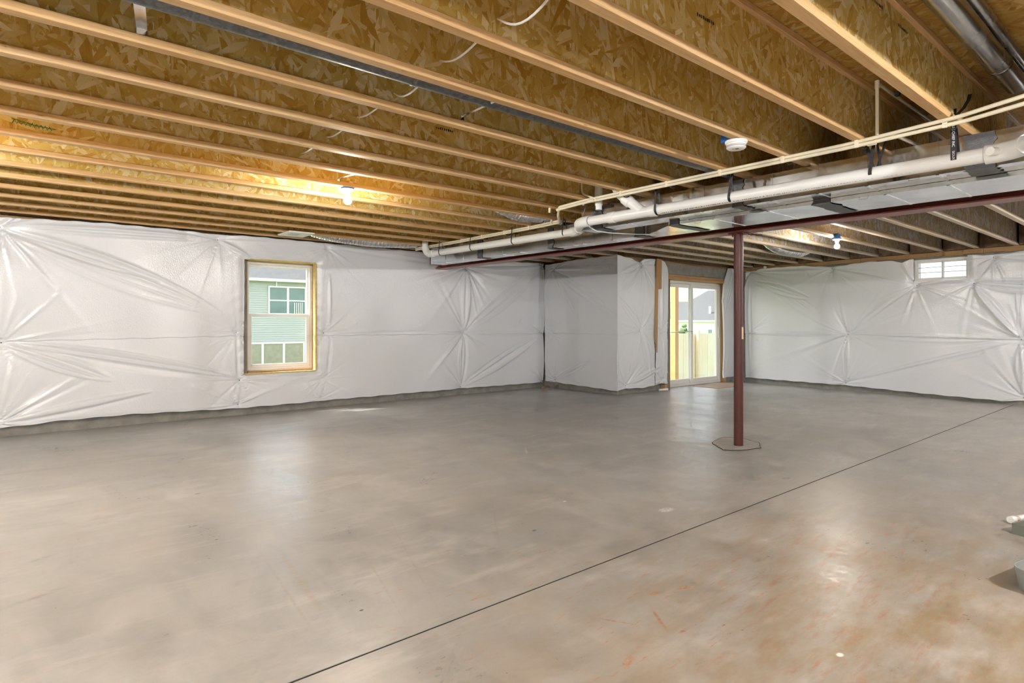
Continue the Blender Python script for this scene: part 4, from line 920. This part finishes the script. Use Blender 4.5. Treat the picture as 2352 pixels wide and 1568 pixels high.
# ------------------------------------------------------------------ things on the floor
t = thing('pvc_scrap', (9.32, 6.62, 0), 'short white pipe scrap on the floor left of the patio door', 'pipe scrap')
m = MB(); m.tube([(9.22, 6.66, .022), (9.32, 6.64, .022)], .020, 14); m.build('pipe_stub', M['pvc'], t, True)
m = MB(); m.tube([(9.32, 6.64, .024), (9.37, 6.63, .024), (9.40, 6.60, .024)], .024, 14); m.build('coupling', M['pvc'], t, True)
t = thing('capped_pipe', (4.85, .82, 0), 'capped white plastic pipe end lying at the right picture edge', 'pipe')
m = MB(); m.tube([(4.72, .845, .027), (4.755, .833, .027)], .021, 20); m.build('end_cap', M['pvc'], t, True)
m = MB(); m.tube([(4.75, .835, .026), (4.80, .82, .026)], .015, 18); tag(m.build('pipe_stub', plain('dusty_pvc', (.66, .45, .33), .5), t, True), 'pinkish dusty section')
m = MB(); m.tube([(4.795, .822, .026), (5.15, .70, .026)], .017, 18); m.build('pipe_section', M['pvc'], t, True)
def tray(label, cx, cy, rot, L, W_, hgt, th, mat, name, flare=.0, rnd=.0, taper=.0):
    t = thing(name, (cx, cy, 0), label, 'tray' if name == 'equipment_pad' else 'basin')
    def outline(inset, z, grow=0):
        pts = []; rr = max(rnd-inset, .004); hx, hy = L/2-inset+grow, W_/2-inset+grow
        for (qx, qy, a0) in ((1, 1, 0), (-1, 1, 90), (-1, -1, 180), (1, -1, 270)):
            for i in range(7):
                a = math.radians(a0+i*15); pts.append(Vector((qx*(hx-rr)+rr*math.cos(a), qy*(hy-rr)+rr*math.sin(a), z)))
        return pts
    rings = [outline(taper, 0), outline(0, hgt), outline(0, hgt, .0), outline(th, hgt), outline(th+taper, th)]
    Mx = Matrix.Translation((cx, cy, 0)) @ Matrix.Rotation(rot, 4, 'Z'); n = 28; vs = [Mx @ p for ring in rings for p in ring]; fs = [tuple(range(n))[::-1]]
    for i in range(len(rings)-1):
        for k in range(n): fs.append((i*n+k, i*n+(k+1) % n, (i+1)*n+(k+1) % n, (i+1)*n+k))
    fs.append(tuple(4*n+k for k in range(n))); m = MB(); m.add(vs, fs); m.build('shell', mat, t, rnd > .02)
    m = MB(); rim = [Mx @ p for p in outline(th/2, hgt+.001)]; m.tube(rim+[rim[0]], .0035, 8, False); m.build('rim', M['greytub'] if rnd > .02 else mat, t, True); return t
tray('dark grey square plastic tray at the right picture edge', 4.575+.10, .60, -.30, .42, .30, .058, .006, M['greytray'], 'equipment_pad', rnd=.012)
tray('pale grey round-cornered basin at the lower right picture edge', 3.80, .42, -.20, .56, .36, .10, .006, M['greytub'], 'basin', rnd=.09, taper=.02)

# small scraps lodged around the walls
for i, (x, y, lb) in enumerate(((8.02, 8.40, 'small wood offcut lying flat in the dark corner'), (8.14, 8.22, 'pale paper scrap leaning under the return wall blanket'))):
    m = MB(); m.box(-.09, .09, -.03, .03, 0, .035 if i == 0 else .006, Matrix.Translation((x, y, .0 if i == 0 else .03)) @ Matrix.Rotation(.2+i*.9, 4, 'Z') @ Matrix.Rotation(0 if i == 0 else .5, 4, 'Y')); tag(m.build('offcut', M['patch'] if i else M['sillx']), lb, 'scrap')

# ------------------------------------------------------------------ outdoors
# ground falls away from the building
gv = [(-30, 8.87, -.30), (8.47, 8.87, -.30), (-30, 60, -1.6), (70, 60, -1.6), (70, 7.07, -1.1), (8.47, 7.07, -.30), (12.0, 7.07, -.30), (70, 12, -1.0), (12.5, 9.4, -.95), (8.47, 9.6, -.95), (-30, 14, -1.0)]
m = MB(); m.add([(-40, 8.88, -.25), (8.47, 8.88, -.25), (8.47, 7.08, -.25), (12.45, 7.08, -.25), (60, -8, -.9), (60, 10, -.95), (13, 9.2, -.9), (8.47, 10.2, -.9), (-40, 12, -.95), (-40, 400, -1.3), (400, 400, -1.3), (400, -60, -1.0)],
                [(0, 1, 7, 8), (1, 2, 3, 6, 7), (3, 4, 5, 6), (8, 7, 6, 5, 10, 9), (4, 11, 10, 5)]); ground = m.build('ground', M['grass'], keep=True); struct(ground, 'lawn outside the windows', 'ground')
# fence of vertical boards: each board is a part
fe = thing('board_fence', (16, 10.2, -.93), 'pale new wooden board fence seen through the patio door', 'fence')
mesh0 = None
for i in range(44):
    x = 12.3+i*.142
    if i == 0:
        o = box('fence_board', M['fencewood'], (x, x+.137, 10.20, 10.218, -1.3, .945), fe); mesh0 = o
    else:
        q = mesh0.copy(); C.objects.link(q); q.parent = fe; q.location = mesh0.location+Vector((i*.142, (i % 3)*.002, random.uniform(-.006, .004)))
box('rail', M['fencewood'], (12.2, 18.6, 10.222, 10.26, .55, .64), fe); box('rail', M['fencewood'], (12.2, 18.6, 10.222, 10.26, -.6, -.51), fe)
box('post', M['fencewood'], (15.90, 15.99, 10.10, 10.19, -.93, 1.03), fe)
dp = thing('deck_post', (13.65, 9.38, -.9), 'orange square wooden deck post outside the patio door', 'post')
m = MB(); m.bev(13.575, 13.725, 9.305, 9.455, -.9, 3.1, .004); m.build('timber', M['postwood'], dp)
m = MB(); m.bev(13.55, 13.75, 9.28, 9.48, -.92, -.82, .004); m.build('footing', M['patch'], dp)

def house(name, label, cx, cy, rot, L, W_, z0, z1, wallm, wins, pitch=.45, lap=.105, oh=.35, laps=True):
    t = thing(name, (cx, cy, z0), label, 'house'); Mx = Matrix.Translation((cx, cy, 0)) @ Matrix.Rotation(rot, 4, 'Z')
    # body with lap siding on the side facing the basement (local -y)
    m = MB(); m.box(-L/2, L/2, .03, W_, z0, z1, Mx); m.build('wall', wallm, t)
    m = MB(); n = int((z1-z0)/lap)
    for i in range(n):
        a = z0+i*lap; vs = [(-L/2, -.012, a), (L/2, -.012, a), (L/2, .004, a+lap), (-L/2, .004, a+lap), (-L/2, .03, a), (L/2, .03, a)]
        m.add([Mx @ Vector(v) for v in vs], [(0, 1, 2, 3), (4, 5, 1, 0)])
    tag(m.build('siding_boards', wallm, t), kind='stuff')
    rz = z1+(W_/2+oh)*pitch
    m = MB(); vs = [(-L/2-oh, -oh, z1-.05), (L/2+oh, -oh, z1-.05), (L/2-W_*.35, W_/2, rz), (-L/2+W_*.35, W_/2, rz), (-L/2-oh, W_+oh, z1-.05), (L/2+oh, W_+oh, z1-.05)]
    m.add([Mx @ Vector(v) for v in vs], [(0, 1, 2, 3), (4, 3, 2, 5), (0, 3, 4), (1, 5, 2), (0, 4, 5, 1)]); m.build('roof', M['shingle'], t)
    m = MB(); m.box(-L/2-oh, L/2+oh, -oh-.02, -oh, z1-.16, z1-.03, Mx); m.box(-L/2-oh, L/2+oh, -oh, 0, z1-.12, z1-.10, Mx); m.build('fascia', M['white'], t)
    for (a, b, c, d, cols, rows, gm) in wins:
        m = MB(); fw = .07
        m.box(a, b, -.06, -.02, c, c+fw, Mx); m.box(a, b, -.06, -.02, d-fw, d, Mx)
        for i in range(cols+1): x = a+(b-a-fw)*i/cols; m.box(x, x+fw*(1.4 if 0 < i < cols else 1), -.068, -.018, c-.002, d+.002, Mx)
        for j in range(1, rows): z = c+(d-c)*j/rows; m.box(a, b, -.055, -.025, z-.03, z+.03, Mx)
        wf = m.build('window', M['white'], t)
        m = MB(); m.box(a+fw/2, b-fw/2, -.035, -.024, c+fw/2, d-fw/2, Mx); m.build('pane', M[gm], wf)
    return t, Mx
# sage-green neighbour seen through the left window; its wall is parallel to ours
NY = 29.2
h1, mx1 = house('neighbour_house', 'sage green sided house seen through the tall left window', 9.0, NY, 0, 15, 9, -2.2, 3.38, M['siding'],
                [(.88, 2.70, 1.66, 3.02, 2, 2, 'dglass'), (-1.4, 2.62, -1.85, .36, 4, 1, 'blind'), (-5.5, -4.0, 1.66, 3.02, 1, 2, 'dglass')], .42, .105, .25)
m = MB()
for i in range(5): m.box(9.0+2.1+i*.09, 9.0+2.13+i*.09, NY-.10, NY-.06, 1.72, 2.25)
tag(m.build('railing', M['white'], h1), 'white bars behind the upper window')
m = MB(); m.box(10.18, 10.20, NY-.30, NY-.26, 3.0, 3.2); m.build('downlight', M['white'], h1)
# white-sided house and grey roof seen over the fence
h2, mx2 = house('neighbour_house', 'white sided house with grey roof seen over the fence through the patio door', 53.0, 33.6, -1.0, 16, 9, -1.5, 1.62, M['sidingw'],
              [(-2.9, -2.2, -.6, .75, 1, 2, 'dglass'), (-1.9, -1.0, -.7, .75, 1, 2, 'dglass'), (.8, 1.3, -.3, .75, 1, 2, 'dglass'), (-5, -4, -.3, .75, 1, 2, 'dglass')], .40, .15, .4)
m = MB(); m.box(.95, 1.15, 1.3, 1.5, 2.2, 3.0, mx2); m.build('roof_vent', M['white'], h2)
h3 = thing('neighbour_house', (31.6, 22.9, -1.5), 'bright white gabled shed wall directly behind the deck post', 'house')
Mx = Matrix.Translation((31.6, 22.9, 0)) @ Matrix.Rotation(-.95, 4, 'Z'); pr5 = [(-2.2, -1.5), (.95, -1.5), (.95, 1.45), (-.6, 2.15), (-2.2, 1.45)]
m = MB(); m.add([Mx @ Vector((a, 0, b)) for a, b in pr5]+[Mx @ Vector((a, 5, b)) for a, b in pr5], [(0, 1, 2, 3, 4), (9, 8, 7, 6, 5)]+[(i, 5+i, 5+(i+1) % 5, (i+1) % 5) for i in range(5)]); m.build('wall', M['sidingw'], h3)
m = MB()
for a, b in (((1.15, 1.38), (-.6, 2.18)), ((-.6, 2.18), (-2.4, 1.38))): m.add([Mx @ Vector((q[0], y, q[1]+dz)) for dz in (0, .08) for y in (-.1, 5.1) for q in (a, b)], [(0, 1, 3, 2), (4, 6, 7, 5), (0, 2, 6, 4), (1, 5, 7, 3), (0, 4, 5, 1), (2, 3, 7, 6)])
m.build('roof', M['shingle'], h3)
h4, _ = house('neighbour_house', 'cream roofed house farthest right behind the grey roof', 82, 47, -1.0, 12, 9, -1.5, 4.2, M['cream'], [(-2, -1, 0, 1.5, 1, 2, 'dglass')], .45, .15, .4)
def tree(label, x, y, z, h, rad, seed, name='tree'):
    r = random.Random(seed); t = thing(name, (x, y, z), label, 'tree' if name == 'tree' else 'shrub', 'trees on the skyline' if name == 'tree' else None)
    m = MB(); m.tube([(x, y, z), (x+.1, y, z+h*.4), (x, y+.1, z+h*.8)], [rad*.08, rad*.06, rad*.03], 8); m.build('trunk', M['bark'], t, True)
    m = MB()
    for i in range(34):
        a = r.uniform(0, 2*PI); q = r.uniform(0, 1); c = Vector((x+math.cos(a)*rad*.7*q, y+math.sin(a)*rad*.7*q, z+h*(.12+.83*r.random()*(1-.35*q)))); s_ = rad*r.uniform(.22, .42)
        vs = []; fs = []; nu, nv_ = 9, 6
        for j in range(nv_+1):
            for k in range(nu):
                th = PI*j/nv_; ph = 2*PI*k/nu; d = s_*(1+r.uniform(-.22, .22)); vs.append(c+Vector((math.sin(th)*math.cos(ph), math.sin(th)*math.sin(ph), math.cos(th)*.8))*d)
        for j in range(nv_):
            for k in range(nu): fs.append((j*nu+k, j*nu+(k+1) % nu, (j+1)*nu+(k+1) % nu, (j+1)*nu+k))
        m.add(vs, fs)
    m.build('foliage', M['leaf'], t)
for i in range(9):
    px_ = 1515+i*19
    d = Vector((.6501+.7599*(px_-1176)/1398, .7599-.6501*(px_-1176)/1398, 0))*300
    tree('hazy green tree on the skyline beyond the roofs, %s from the left' % ORD[i], d.x, d.y, -1.3, (15, 15.5, 14.8, 14.2, 12.5, 12.8, 13.5, 14, 13)[i], 2.6, i, 'tree')
d = Vector((.6501+.7599*(1572-1176)/1398, .7599-.6501*(1572-1176)/1398, 0)).normalized()*34
tree('small leafy bush above the fence beside the deck post', d.x, d.y, -1.0, 2.35, .55, 77, 'bush')
